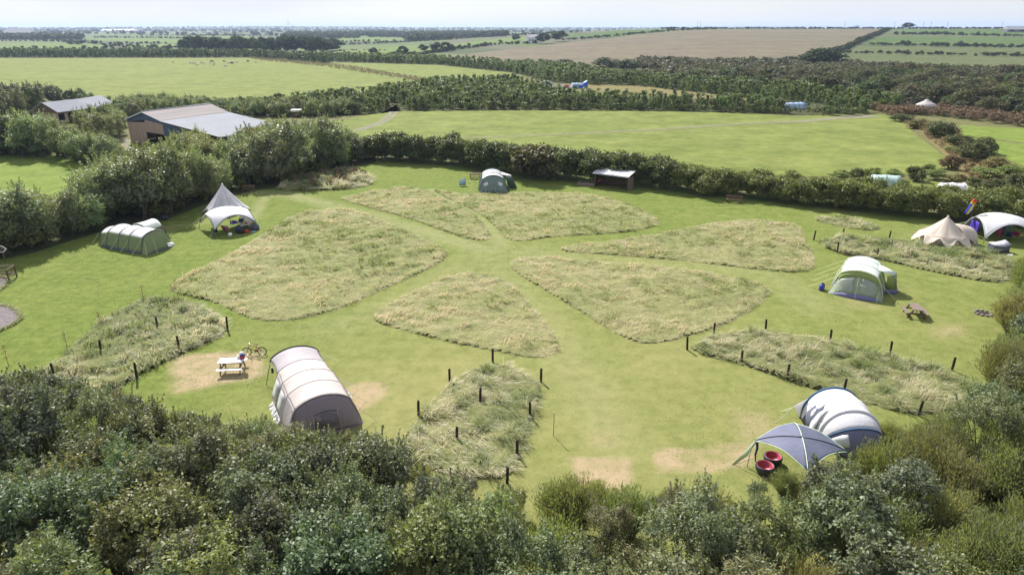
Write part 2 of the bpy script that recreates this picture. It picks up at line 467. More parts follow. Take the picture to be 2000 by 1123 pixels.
# the camp lawn: a fine grid whose attributes hold where the turf is dry, yellow or worn
LAWN = [P(*p) for p in [(-260, 560), (-60, 505), (60, 480), (330, 398), (490, 352), (700, 308), (900, 318), (1250, 356), (1430, 376), (1900, 424), (2300, 470)]] + [Vector((75, 8, 0)), Vector((-75, 8, 0))]
def rectmask(pts, soft):
    w = [P(*p) for p in pts]
    def f(X, Y):
        ins = in_poly(X, Y, w); d = dist_poly(X, Y, w)
        return np.where(ins, np.clip(0.5 + d / soft, 0, 1), np.clip(0.5 - d / soft, 0, 1))
    return f
def make_lawn():
    s = 0.4
    xs = np.arange(-76, 78, s); ys = np.arange(8, 112, s)
    X, Y = np.meshgrid(xs, ys); nx, ny = len(xs), len(ys)
    N1 = fnoise(X, Y, 2.2); N2 = fnoise(X + 40, Y, 9.0)
    wob = (fnoise(X + 9, Y, 1.6) - 0.5) * 0.6
    dry = np.zeros_like(X)
    for pts, soft, amt in [
        ([(335, 712), (352, 692), (440, 690), (515, 690), (512, 735), (430, 752), (340, 768)], 0.5, 0.95),
        ([(672, 752), (745, 748), (752, 775), (700, 805), (680, 800)], 0.5, 0.95),
        ([(1108, 892), (1235, 897), (1238, 935), (1200, 962), (1120, 950)], 0.4, 1.0),
        ([(1272, 885), (1320, 878), (1480, 865), (1470, 905), (1380, 922), (1290, 918)], 0.4, 0.85),
        ([(1440, 802), (1500, 800), (1515, 840), (1470, 872), (1440, 850)], 1.2, 0.45),
        ([(1150, 850), (1195, 848), (1200, 868), (1160, 870)], 1.0, 0.4),
        ([(1820, 640), (1880, 636), (1890, 655), (1830, 660)], 1.0, 0.45),
        ([(1790, 380), (1890, 376), (1900, 395), (1800, 392)], 1.5, 0.7),
        ([(1640, 580), (1720, 592), (1720, 602), (1650, 600)], 1.0, 0.3),
    ]:
        dry = np.maximum(dry, amt * rectmask(pts, soft)(X + wob, Y + wob))
    inner = rectmask([(1320, 888), (1420, 880), (1425, 900), (1345, 905)], 0.7)(X, Y)
    dry = dry * (1 - 0.7 * inner)
    dry = np.clip(dry * (0.75 + 0.6 * N1), 0, 1)
    # yellower towards the middle and the near side, lush along the left
    pxv, pyv = proj(X, Y, 0 * X)
    yel = 0.50 * sstep((75 - Y) / 45) * sstep((X + 26) / 22) * (0.55 + 0.45 * sstep((26 - X) / 16)) + 0.18 * sstep((X + 22) / 20) * sstep((95 - Y) / 30)
    yel = np.clip(yel * (0.45 + 1.0 * N2) + 0.35 * (N1 - 0.5), 0, 0.9)
    wear = np.zeros_like(X)
    for ln, w, a in [([(430, 372), (560, 380), (640, 400), (740, 425), (850, 460), (950, 490)], 1.6, 0.55), ([(430, 372), (520, 380), (500, 420), (480, 440)], 0.8, 0.5),
                     ([(950, 490), (1050, 620), (1120, 720), (1200, 860)], 2.0, 0.3), ([(950, 490), (800, 580), (640, 640)], 2.0, 0.25), ([(950, 490), (1100, 495), (1500, 535), (1600, 600)], 2.0, 0.3),
                     ([(290, 480), (330, 445), (420, 430)], 1.0, 0.3), ([(845, 372), (900, 400), (950, 440), (980, 480)], 1.1, 0.5)]:
        q = [P(*p) for p in ln]
        for i in range(len(q) - 1):
            ax, ay, bx, by = q[i].x, q[i].y, q[i + 1].x, q[i + 1].y
            ex, ey = bx - ax, by - ay; t = np.clip(((X - ax) * ex + (Y - ay) * ey) / (ex * ex + ey * ey), 0, 1)
            d = np.hypot(X - ax - t * ex, Y - ay - t * ey)
            wear = np.maximum(wear, a * np.clip(1.3 - d / w, 0, 1))
    keep = in_poly((X[:-1, :-1] + s / 2), (Y[:-1, :-1] + s / 2), LAWN)
    idx = np.arange(nx * ny).reshape(ny, nx)
    Fc = np.stack([idx[:-1, :-1], idx[:-1, 1:], idx[1:, 1:], idx[1:, :-1]], -1)[keep]
    used = np.unique(Fc); re = np.full(nx * ny, -1); re[used] = np.arange(len(used))
    Z = 0.03 + 0.05 * (fnoise(X, Y, 6.0) - 0.5)
    V = np.stack([X.ravel(), Y.ravel(), Z.ravel()], 1)[used]; Fc = re[Fc]
    me = bpy.data.meshes.new('lawn')
    me.vertices.add(len(V)); me.loops.add(4 * len(Fc)); me.polygons.add(len(Fc))
    me.vertices.foreach_set('co', V.astype(np.float32).ravel())
    me.loops.foreach_set('vertex_index', Fc.astype(np.int32).ravel())
    me.polygons.foreach_set('loop_start', np.arange(0, 4 * len(Fc), 4, dtype=np.int32)); me.polygons.foreach_set('loop_total', np.full(len(Fc), 4, np.int32))
    me.polygons.foreach_set('use_smooth', np.ones(len(Fc), bool))
    for nme, A in (('dry', dry), ('yellow', yel), ('wear', wear)):
        a = me.attributes.new(nme, 'FLOAT', 'POINT'); a.data.foreach_set('value', A.ravel()[used].astype(np.float32))
    me.update(); me.validate()
    m = grass_mat('mown_grass', (0.132, 0.182, 0.032), (0.205, 0.232, 0.060), dry=(0.38, 0.285, 0.185), s1=0.10, s2=1.1, bstr=0.5, streak=(0.55, 0.05, 1.1, (0.86, 0.92, 0.80)))
    tag(link('lawn', me, m), kind='structure')
make_lawn()

# ------------------------------------------------------------------ long grass
def blades(X, Y, Z, L, W, lean_x, lean_y, up, r):
    """bent grass blades: two quads each, root to tip"""
    n = len(X)
    a = r.uniform(0, 2 * math.pi, n)
    sx, sy = np.cos(a) * W / 2, np.sin(a) * W / 2
    dx = lean_x + r.normal(0, 0.35, n); dy = lean_y + r.normal(0, 0.35, n)
    dz = up * r.uniform(0.6, 1.2, n)
    k = L / np.sqrt(dx * dx + dy * dy + dz * dz)
    dx, dy, dz = dx * k, dy * k, dz * k
    p0 = np.stack([X, Y, Z], 1); S = np.stack([sx, sy, 0 * sx], 1)
    p1 = p0 + np.stack([dx * .38, dy * .38, dz * .68], 1)
    p2 = p0 + np.stack([dx, dy, dz * np.where(dz > 0, .82, 1)], 1)
    q1 = np.stack([p0 - S, p0 + S, p1 + S * .8, p1 - S * .8], 1)
    q2 = np.stack([p1 - S * .8, p1 + S * .8, p2 + S * .15, p2 - S * .15], 1)
    return np.concatenate([q1, q2], 1).reshape(-1, 3)
def long_grass(name, label, px, h, m, mb_, seed, dens=40, tuss=0.0, tan=0.5, wind=(0.75, -0.2), group=None, cat='long grass'):
    r = np.random.default_rng(seed)
    poly = smooth_poly([tuple(P(*p)[:2]) for p in px], 1)
    xs = [p[0] for p in poly]; ys = [p[1] for p in poly]
    x0, x1, y0, y1 = min(xs) - .5, max(xs) + .5, min(ys) - .5, max(ys) + .5
    # ground-hugging mat of old grass under the blades
    s = 0.3
    X, Y = np.meshgrid(np.arange(x0, x1, s), np.arange(y0, y1, s))
    ins = in_poly(X, Y, poly); d = dist_poly(X, Y, poly)
    def top(X, Y, d):
        e = np.clip((d + 0.05 * fnoise(X, Y, 0.7)) / 0.35, 0, 1) ** 0.6
        return e * h * (0.12 + 1.25 * np.clip(fnoise(X, Y * 1.35, 1.15) - .22, 0, 1) * (0.6 + 0.8 * vnoise(X + 31, Y, 4.5)))
    ins2 = ins | (d < 0.12)
    Z = np.where(ins, 0.03 + top(X, Y, d), 0.015)
    ny, nx = X.shape; idx = np.arange(nx * ny).reshape(ny, nx)
    keep = ins2[:-1, :-1] & ins2[1:, :-1] & ins2[1:, 1:] & ins2[:-1, 1:]
    Fc = np.stack([idx[:-1, :-1], idx[:-1, 1:], idx[1:, 1:], idx[1:, :-1]], -1)[keep]
    used = np.unique(Fc); re = np.full(nx * ny, -1); re[used] = np.arange(len(used))
    V = np.stack([X.ravel(), Y.ravel(), Z.ravel()], 1)[used]
    base = pymesh(name, V.tolist(), re[Fc].tolist())
    root = link(name, base, mb_); tag(root, label, cat, group, 'stuff')
    area = keep.sum() * s * s
    n = int(area * dens * 1.25)
    bx = r.uniform(x0, x1, int(n * (x1 - x0) * (y1 - y0) / max(area, 1))); by = r.uniform(y0, y1, len(bx))
    k = in_poly(bx, by, poly); bx, by = bx[k], by[k]
    dd = dist_poly(bx, by, poly)
    w1 = fnoise(bx, by, 3.2); w2 = fnoise(bx + 77, by, 1.1); w3 = vnoise(bx + 11, by + 5, 7.5)
    zz = 0.02 + top(bx, by, dd) * 0.75
    ang = (w1 - 0.5) * 3.4
    lx = wind[0] * np.cos(ang) - wind[1] * np.sin(ang); ly = wind[0] * np.sin(ang) + wind[1] * np.cos(ang)
    far = np.clip(np.hypot(bx, by) / 42.0, 0.75, 1.9)
    L = h * r.uniform(0.9, 1.9, len(bx)) * (0.75 + 0.7 * w2)
    W = r.uniform(0.020, 0.052, len(bx)) * far
    Vb = blades(bx, by, zz, L, W, lx, ly, 0.14 + 0.55 * (w2 > 0.60), r)
    w4 = fnoise(bx + 5, by * 1.5, 0.9)
    g = np.clip(0.5 + (w3 - 0.5) * 1.7 + (w1 - 0.5) * 1.9 + (w4 - .5) * 2.6 + (tan - 0.5) + r.normal(0, 0.2, len(bx)), 0, 1)
    tints = np.repeat(g, 2)
    Vs, Ts = [Vb], [tints]
    if tuss:
        nt = int(area * tuss)
        tx = r.uniform(x0, x1, nt * 4); ty = r.uniform(y0, y1, nt * 4)
        k = in_poly(tx, ty, poly) & (dist_poly(tx, ty, poly) > 0.2); tx, ty = tx[k][:nt], ty[k][:nt]
        for i in range(len(tx)):
            nb = 130; rad = r.uniform(0.28, 0.72); hh = h * r.uniform(0.9, 2.0)
            a = r.uniform(0, 2 * math.pi, nb); q = np.sqrt(r.uniform(0, 1, nb)) * rad
            X1, Y1 = tx[i] + np.cos(a) * q * .5, ty[i] + np.sin(a) * q * .5
            z1 = np.full(nb, 0.02) + hh * 0.35 * (1 - q / rad)
            Vs.append(blades(X1, Y1, z1, hh * r.uniform(.6, 1.1, nb), np.full(nb, 0.038) * np.clip(np.hypot(tx[i], ty[i]) / 42, .8, 1.8), np.cos(a) * 0.75 + 0.25, np.sin(a) * 0.75 - 0.05, 0.95 - 0.5 * q / rad, r))
            Ts.append(np.repeat(np.clip(r.normal(r.choice([0.05, 0.3, 0.6]), 0.15, nb), 0, 1), 2))
    bo = link('blades', quads('blades', np.concatenate(Vs), np.concatenate(Ts)), m, root)
    bo['kind'] = 'stuff'
    return root
M_blade = foliage_mat('meadow_blades', (0.225, 0.270, 0.095), (0.62, 0.535, 0.375), 0.6, 0.25, 0.44, (1.1, 1.08, 0.85))
M_blade2 = foliage_mat('rough_blades', (0.200, 0.250, 0.095), (0.62, 0.57, 0.41), 0.55, 0.3, 0.42, (1.1, 1.08, 0.85))
M_mat = grass_mat('meadow_mat', (0.18, 0.225, 0.062), (0.36, 0.32, 0.17), s1=0.35, s2=1.5, bstr=0.8)
M_mat2 = grass_mat('rough_mat', (0.145, 0.185, 0.055), (0.28, 0.255, 0.125), s1=0.4, s2=1.6, bstr=0.8)
ISL = [
    ('broad unmown island of tangled grass beside the green tunnel tent', [(330, 560), (345, 545), (400, 520), (470, 485), (540, 440), (570, 420), (620, 410), (690, 410), (760, 440), (830, 468), (873, 490), (872, 505), (830, 530), (760, 560), (700, 590), (640, 612), (560, 628), (500, 627), (460, 612), (420, 592), (370, 580), (335, 572)], 0.25, 50, 0.26),
    ('slim leaf shaped strip of unmown grass narrowing towards the crossing of the mown paths', [(655, 388), (695, 380), (740, 372), (791, 366), (832, 371), (866, 390), (922, 415), (950, 443), (964, 469), (920, 471), (864, 452), (808, 431), (746, 413), (696, 399)], 0.25, 38, 0.48),
    ('wide unmown island of pale grass in front of the grey tent', [(838, 369), (872, 376), (930, 381), (990, 378), (1050, 375), (1155, 381), (1215, 396), (1260, 415), (1287, 433), (1280, 444), (1224, 455), (1158, 459), (1080, 463), (1020, 472), (990, 470), (976, 452), (937, 417), (880, 393)], 0.25, 36, 0.46),
    ('wedge of unmown grass below the hedge pointing left to the crossing', [(1090, 487), (1110, 479), (1200, 472), (1290, 455), (1370, 440), (1440, 431), (1500, 431), (1562, 442), (1564, 460), (1582, 490), (1594, 515), (1582, 531), (1540, 533), (1480, 527), (1400, 518), (1300, 507), (1200, 499), (1110, 493)], 0.25, 42, 0.60),
    ('bleached unmown island between the crossing and the lime green tent', [(993, 512), (1010, 502), (1060, 502), (1130, 508), (1220, 515), (1320, 525), (1400, 535), (1470, 550), (1506, 567), (1492, 588), (1452, 618), (1400, 641), (1340, 658), (1290, 672), (1240, 671), (1190, 648), (1130, 608), (1070, 572), (1020, 542), (996, 522)], 0.26, 52, 0.60),
    ('teardrop unmown island between the crossing and the central fenced plot', [(722, 620), (740, 604), (790, 578), (850, 548), (900, 536), (950, 535), (985, 548), (1020, 578), (1055, 624), (1090, 664), (1094, 686), (1070, 700), (1020, 699), (960, 686), (880, 671), (800, 650), (740, 634)], 0.26, 60, 0.50),
]
for i, (lab, px, h, dn, tan) in enumerate(ISL):
    long_grass('long_grass', lab, px, h, M_blade, M_mat, 100 + i, dn, 0.0, tan, group='unmown meadow islands')
ROUGH = [
    ('tussocky rough grass plot with posts beside the white topped picnic table', [(60, 735), (130, 690), (200, 622), (280, 582), (340, 580), (400, 598), (447, 640), (442, 654), (350, 694), (265, 740), (220, 768), (150, 768)], 0.4, 45, 0.35, 0.32),
    ('matted rough grass plot with posts in the bottom centre', [(962, 708), (1010, 725), (1060, 752), (1052, 795), (1037, 825), (1018, 885), (1004, 938), (900, 935), (800, 910), (765, 880), (816, 815), (878, 748), (920, 725)], 0.42, 75, 0.5, 0.62),
    ('tussocky rough grass plot with posts behind the white and blue tent', [(1338, 687), (1370, 661), (1395, 653), (1500, 645), (1620, 670), (1740, 698), (1860, 732), (1930, 760), (1900, 795), (1793, 815), (1700, 793), (1600, 765), (1536, 745), (1448, 713)], 0.42, 55, 0.45, 0.58),
    ('rough grass plot with posts in front of the cream bell tent', [(1586, 471), (1640, 463), (1740, 468), (1850, 484), (1960, 498), (1985, 525), (1962, 556), (1900, 548), (1800, 528), (1713, 507), (1633, 496)], 0.45, 40, 0.35, 0.5),
    ('small pale strip of unmown grass by the hedge', [(1577, 425), (1640, 424), (1700, 436), (1722, 448), (1680, 451), (1610, 438)], 0.3, 40, 0.0, 0.8),
    ('reddish weedy island with rushes and seedlings in front of the willows', [(535, 366), (600, 343), (650, 333), (700, 334), (730, 352), (722, 363), (680, 371), (600, 374), (545, 373)], 0.55, 40, 0.5, 0.6),
]
for i, (lab, px, h, dn, ts, tan) in enumerate(ROUGH):
    long_grass('rough_grass', lab, px, h, M_blade2, M_mat2, 200 + i, dn, ts, tan, group='rough grass plots')

# short blades standing proud of the mown lawn
def lawn_blades():
    r = np.random.default_rng(17); n = 230000
    y = 24 + 66 * r.uniform(0, 1, n) ** 1.5; x = r.uniform(-1, 1, n) * (y * .78 + 4)
    k = in_poly(x, y, LAWN); x, y = x[k], y[k]
    c = fnoise(x, y, 2.6) + .5 * fnoise(x + 50, y, .8); k = r.uniform(.25, 1.15, len(x)) < c; x, y = x[k], y[k]
    f = np.clip(y / 38, .8, 2.2); m = len(x)
    V = blades(x, y, np.full(m, .03), r.uniform(.035, .075, m), r.uniform(.02, .045, m) * f, r.normal(.3, .6, m), r.normal(0, .6, m), .28, r)
    g = np.clip(.18 + .26 * sstep((x + 24) / 30) * sstep((70 - y) / 40) + .9 * (fnoise(x, y, 3.3) - .5) + r.normal(0, .16, m), 0, 1)
    o = link('short_grass', quads('short_grass', V, np.repeat(g, 2)), foliage_mat('lawn_blades', (0.115, 0.175, 0.030), (0.36, 0.32, 0.15), .7, .15, .25, (1.1, 1.1, .8)))
    tag(o, 'short blades of the mown lawn', 'grass', None, 'stuff')
lawn_blades()

# ------------------------------------------------------------------ plants
def rdirs(r, n):
    v = r.normal(0, 1, (n, 3)); return v / np.linalg.norm(v, axis=1)[:, None]
def leaf_quads(c, nrm, L, W, r, along=None):
    """one diamond leaf per centre, facing nrm"""
    n = len(c)
    t = rdirs(r, n) if along is None else along
    a = t - nrm * np.sum(t * nrm, 1)[:, None]; a /= np.linalg.norm(a, axis=1)[:, None] + 1e-9
    b = np.cross(nrm, a)
    L = np.asarray(L).reshape(-1, 1) * np.ones((n, 1)); W = np.asarray(W).reshape(-1, 1) * np.ones((n, 1))
    return np.stack([c - a * L / 2, c + b * W / 2 + a * L * .05, c + a * L / 2 - nrm * L * 0.12, c - b * W / 2 + a * L * .05], 1).reshape(-1, 3)
def crown_cloud(seed, rad, h0, h1, nlobe, nclus, nleaf, ls, cs, asp=0.62, shape='round', shoots=0):
    """leaf quads for a crown between heights h0 and h1; clumps of leaves sit on lobes, gaps stay between the lobes"""
    r = np.random.default_rng(seed)
    hc = (h0 + h1) / 2; hh = (h1 - h0) / 2
    cs_, ns_, tips = [], [], []
    for i in range(nlobe):
        if shape == 'cone':
            f = (i + 0.5) / nlobe; z = h0 + (h1 - h0) * f; q = rad * (1 - f) * 0.75 * r.uniform(.6, 1)
            a = i * 2.4 + r.uniform(-.4, .4); ctr = np.array([q * math.cos(a), q * math.sin(a), z]); lr = max(rad * (1 - f) * 0.55, rad * 0.18)
        elif shape == 'column':
            z = h0 + (h1 - h0) * r.uniform(0.1, 0.95); a = r.uniform(0, 6.28); q = rad * 0.55 * r.uniform(.3, 1); ctr = np.array([q * math.cos(a), q * math.sin(a), z]); lr = rad * r.uniform(.35, .55)
        else:
            d = rdirs(r, 1)[0]; d[2] = d[2] * 0.85 + 0.12
            k = r.uniform(0.45, 0.82)
            ctr = np.array([d[0] * rad * k, d[1] * rad * k, hc + d[2] * hh * k]); lr = rad * r.uniform(0.24, 0.42)
        tips.append(ctr)
        d = rdirs(r, nclus)
        o = ctr - np.array([0, 0, hc]); o = o / (np.linalg.norm(o) + 1e-6)
        k = (d @ o > -0.45) & (d[:, 2] > -0.75)
        d = d[k]
        p = ctr + d * lr * r.uniform(0.55, 1.12, (len(d), 1)) * np.array([1, 1, 0.85])
        m = len(p)
        p = np.repeat(p, nleaf, 0) + r.normal(0, cs, (m * nleaf, 3)) * np.array([1, 1, .7])
        nn = np.repeat(d, nleaf, 0) * 0.55 + rdirs(r, m * nleaf) * 0.75 + np.array([0, 0, 0.45])
        cs_.append(p); ns_.append(nn / (np.linalg.norm(nn, axis=1)[:, None] + 1e-9))
    for i in range(shoots):                                   # leading shoots that break the outline
        b = tips[r.integers(len(tips))]; d = b - np.array([0, 0, hc - hh * .5]); d = d / np.linalg.norm(d) + rdirs(r, 1)[0] * .45 + np.array([0, 0, .35]); d /= np.linalg.norm(d)
        m = int(nleaf * 4); q = np.linspace(.15, 1, m)[:, None] * rad * r.uniform(.45, .8)
        cs_.append(b + d * q + r.normal(0, cs * .55, (m, 3)) * (1.25 - q / q.max())); nn = rdirs(r, m) + np.array([0, 0, .5]); ns_.append(nn / np.linalg.norm(nn, axis=1)[:, None])
    p = np.concatenate(cs_); nn = np.concatenate(ns_)
    k = p[:, 2] > 0.03; p, nn = p[k], nn[k]
    L = ls * r.uniform(0.65, 1.35, len(p))
    tint = np.clip(np.repeat(r.beta(1.5, 1.8, (len(p) + nleaf - 1) // nleaf), nleaf)[:len(p)] * 0.7 + r.uniform(0, .3, len(p)), 0, 1)
    return leaf_quads(p, nn, L, L * asp, r), tint, tips
def broom_cloud(seed, rad, h, nshoot, per, L, W, arch=0.5):
    """wispy upright shrub: fine green shoots fanning out of the base"""
    r = np.random.default_rng(seed); P_, N_, A_ = [], [], []
    tw = MB()
    for i in range(nshoot):
        a = r.uniform(0, 6.283); q = math.sqrt(r.uniform(0, 1)) * rad
        b = np.array([math.cos(a) * q * .25, math.sin(a) * q * .25, 0])
        hh = h * r.uniform(0.6, 1.05) * (1 - 0.35 * (q / rad) ** 2)
        t = np.sort(r.uniform(0.12, 1, per))[:, None]
        e = np.array([math.cos(a) * q, math.sin(a) * q, hh])
        path = b + (e - b) * np.concatenate([t ** (1 + arch), t ** (1 + arch), t ** (1 - arch * .4)], 1)
        w = rdirs(r, per) * rad * 0.10 * (0.4 + t)
        P_.append(path + w)
        dr = (e - b) / np.linalg.norm(e - b); al = dr + rdirs(r, per) * 0.45; A_.append(al / np.linalg.norm(al, axis=1)[:, None])
        if i % 6 == 0: tw.tube([b + (e - b) * np.array([x ** (1 + arch), x ** (1 + arch), x ** (1 - arch * .4)]) for x in (0, .3, .6, .95)], 0.018, 4, 0.005)
    p = np.concatenate(P_); al = np.concatenate(A_)
    nn = np.cross(al, rdirs(r, len(p))); nn /= np.linalg.norm(nn, axis=1)[:, None] + 1e-9
    k = p[:, 2] > 0.05
    LL = L * r.uniform(.6, 1.4, k.sum())
    return leaf_quads(p[k], nn[k], LL, W * r.uniform(.7, 1.3, k.sum()), r, al[k]), np.clip(r.normal(.5, .25, k.sum()), 0, 1), tw
def stem_mesh(name, seed, tips, h0, thick, n=7, multi=True, twigs=0):
    r = np.random.default_rng(seed); mb = MB()
    sel = [tips[i] for i in r.permutation(len(tips))[:n]]
    for k, t in enumerate(sel):
        b = np.array([r.normal(0, .12), r.normal(0, .12), -0.1]) if multi else np.array([0, 0, -0.1])
        f = np.array([t[0] * .25, t[1] * .25, max(h0 * 0.9, t[2] * .45)])
        mb.tube([b, b * .5 + f * .5 + np.array([0, 0, -.05]), f, f * .4 + t * .6 + np.array([0, 0, .1]), t], thick * r.uniform(.6, 1), 6, thick * .22)
    for k in range(twigs):                                    # bare twigs that reach out of the leaves
        t = np.asarray(tips[r.integers(len(tips))]); d = t - np.array([0, 0, h0]); d = d / np.linalg.norm(d) + rdirs(r, 1)[0] * .4 + np.array([0, 0, .25]); d /= np.linalg.norm(d)
        L = r.uniform(.7, 1.25); mb.tube([t * .6, t, t + d * L * .6 + rdirs(r, 1)[0] * .06, t + d * L + rdirs(r, 1)[0] * .1], .014, 4, .004)
    me = pymesh(name, mb.V, mb.F); return me
M_bark = plain_mat('bark', (0.10, 0.078, 0.058), 0.9, 0.15, var=0.35, scale=5, bmp=0.5, grain=(3, 3, .6))
M_leaf = foliage_mat('broad_leaves', (0.060, 0.080, 0.047), (0.240, 0.262, 0.155), 0.5, 0.34, 0.28)
M_willow = foliage_mat('willow_leaves', (0.090, 0.112, 0.056), (0.275, 0.295, 0.165), 0.5, 0.32, 0.26)
M_broom = foliage_mat('broom_shoots', (0.130, 0.150, 0.072), (0.275, 0.290, 0.160), 0.55, 0.3, 0.38)
M_hedge = foliage_mat('hedge_leaves', (0.048, 0.068, 0.022), (0.155, 0.180, 0.062), 0.5, 0.3, 0.28)
M_scrub = foliage_mat('scrub_leaves', (0.052, 0.058, 0.034), (0.160, 0.152, 0.092), 0.6, 0.2, 0.22)
M_sap = foliage_mat('sapling_leaves', (0.070, 0.102, 0.042), (0.195, 0.235, 0.105), 0.55, 0.2, 0.26)
M_fars = foliage_mat('far_leaves', (0.045, 0.060, 0.028), (0.090, 0.105, 0.046), 0.7, 0.1, 0.15)
M_pine = foliage_mat('pine_needles', (0.030, 0.055, 0.018), (0.080, 0.110, 0.030), 0.5, 0.35, 0.12)

class Kind:
    """one plant model: crown mesh, stem mesh, natural height and radius"""
    def __init__(s, crown, stem, h, rad, vc=None, tc=None): s.crown, s.stem, s.h, s.rad, s.vc, s.tc = crown, stem, h, rad, vc, tc
def mk(seed, rad, h0, h1, nlobe, nclus, nleaf, ls, cs, m, thick=.07, shape='round', asp=.62, nst=7, stem=True, keep=False, shoots=0):
    V, t, tips = crown_cloud(seed, rad, h0, h1, nlobe, nclus, nleaf, ls, cs, asp, shape, shoots)
    me = quads('crown', V, t); me.materials.append(m)
    st = None
    if stem:
        st = stem_mesh('trunk', seed, tips, h0, thick, nst, shape == 'round', 16 if shoots else 0); st.materials.append(M_bark)
    return Kind(me, st, h1, rad, V if keep else None, t if keep else None)
def mkb(seed, rad, h, ns, per, L, W, m):
    V, t, tw = broom_cloud(seed, rad, h, ns, per, L, W)
    me = quads('crown', V, t); me.materials.append(m)
    st = pymesh('stems', tw.V, tw.F); st.materials.append(M_bark)
    return Kind(me, st, h, rad)
# near the camera: single leaves can be told apart
NEAR = [mk(300 + i, 1.75, 0.4, 4.4, 15 + i, 62, 10, 0.13, 0.10, M_leaf, 0.06, shoots=26) for i in range(5)]
NEARW = [mk(320 + i, 1.6, 0.3, 4.2, 15 + i, 60, 11, 0.135, 0.11, M_willow, 0.05, asp=.34, shoots=34) for i in range(3)]
BROOM = [mkb(340 + i, 1.5, 3.0, 230, 66, 0.20, 0.030, M_broom) for i in range(4)]
PINE = [mk(350 + i, 0.9, 0.2, 3.4, 18, 60, 12, 0.14, 0.07, M_pine, 0.06, 'cone', .16, 3) for i in range(2)]
# the middle distance
MID = [mk(360 + i, 2.4, 0.0, 6.0, 22 + 2 * i, 50, 7, 0.22, 0.16, M_leaf, 0.09, shoots=22) for i in range(4)]
MIDW = [mk(370 + i, 2.4, -.3, 5.6, 22 + 2 * i, 52, 8, 0.22, 0.17, M_willow, 0.08, asp=.42, shoots=30) for i in range(4)]
HED = [mk(380 + i, 1.5, 0.0, 3.2, 14, 42, 7, 0.20, 0.14, M_hedge, stem=False, keep=True) for i in range(4)]
SCR = [mk(390 + i, 3.2, 0.0, 4.4, 22, 40, 6, 0.40, 0.25, M_scrub, 0.08, stem=False, keep=True) for i in range(4)]
SAP = [mk(400 + i, 1.0, 0.1, 3.2, 9, 22, 5, 0.27, 0.15, M_sap, 0.05, 'cone' if i < 2 else 'column', stem=False, keep=True) for i in range(4)]
SCRL = [mk(430 + i, 3.2, 0.0, 4.4, 14, 12, 3, 0.95, 0.35, M_scrub, stem=False, keep=True) for i in range(4)]
FARL = [mk(440 + i, 5.0, 0.2, 11.0, 13, 10, 3, 2.1, 0.8, M_fars, stem=False, keep=True) for i in range(4)]
HEDL = [mk(450 + i, 1.5, 0.0, 3.2, 10, 12, 4, 0.38, 0.18, M_hedge, stem=False, keep=True) for i in range(4)]
SAPL = [mk(460 + i, 1.0, 0.1, 3.2, 8, 12, 3, 0.46, 0.18, M_sap, .05, 'cone' if i < 2 else 'column', stem=False, keep=True) for i in range(4)]
FARK = [mk(410 + i, 5.0, 0.2, 11.0, 20, 34, 5, 0.95, 0.55, M_fars, 0.25, stem=False, keep=True) for i in range(4)]

def plant(kind, x, y, s, name, label, cat, group, col, r, z=None, sz=1.0, parts=True):
    z = float(hgt(x, y)) if z is None else z
    rz = r.uniform(0, 6.283)
    if parts:
        t = thing(name, label, cat, (x, y, z), rz, group)
        t.scale = (s * r.uniform(.9, 1.12), s * r.uniform(.9, 1.12), s * sz)
        c = link('crown', kind.crown, None, t); c.color = (*col, 1)
        if kind.stem: link('trunk' if cat == 'tree' else 'stems', kind.stem, None, t)
        return t
    o = link(name, kind.crown); o.location = (x, y, z); o.rotation_euler = (0, 0, rz)
    o.scale = (s * r.uniform(.9, 1.12), s * r.uniform(.9, 1.12), s * sz); o.color = (*col, 1)
    return tag(o, label, cat, group)
def outline_y(px, ol):
    return np.interp(px, [p[0] for p in ol], [p[1] for p in ol])
def scatter(region, space, r, world=False):
    """jittered grid points inside a region"""
    w = region if world else [P(*p) for p in region]
    xs = [p[0] for p in w]; ys = [p[1] for p in w]
    X, Y = np.meshgrid(np.arange(min(xs), max(xs) + space, space), np.arange(min(ys), max(ys) + space, space * .87))
    X = X + (np.arange(X.shape[0])[:, None] % 2) * space * .5
    X = (X + r.uniform(-.48, .48, X.shape) * space).ravel(); Y = (Y + r.uniform(-.48, .48, Y.shape) * space).ravel()
    k = in_poly(X, Y, w)
    return np.stack([X[k], Y[k]], 1)
def tint(r, base, dv=.18, dh=.10):
    v = 1 + r.uniform(-dv, dv)
    return tuple(max(b * v * (1 + r.uniform(-dh, dh)), 0.02) for b in base)

# --- the thicket along the bottom of the picture
OUT = [(-200, 745), (-50, 738), (0, 735), (60, 722), (120, 737), (200, 747), (240, 767), (300, 787), (345, 795), (380, 803), (420, 820), (470, 808), (520, 812), (545, 826), (560, 846), (620, 846), (660, 842), (690, 836), (740, 842), (770, 878), (800, 905), (840, 920), (900, 935), (960, 952), (1020, 958), (1080, 935), (1130, 935), (1200, 950), (1280, 955), (1340, 960), (1400, 950), (1460, 942), (1510, 912), (1560, 915), (1600, 908), (1660, 890), (1690, 880), (1715, 850), (1740, 812), (1790, 822), (1830, 797), (1880, 765), (1920, 745), (1937, 695), (1952, 650), (1967, 600), (1977, 545), (1992, 500), (2200, 440)]
OUT_B = [(-200, 900), (200, 905), (560, 905), (760, 930), (1000, 990), (1250, 1000), (1450, 985), (1650, 950), (1800, 870), (1900, 800), (1960, 700), (2000, 600), (2200, 500)]
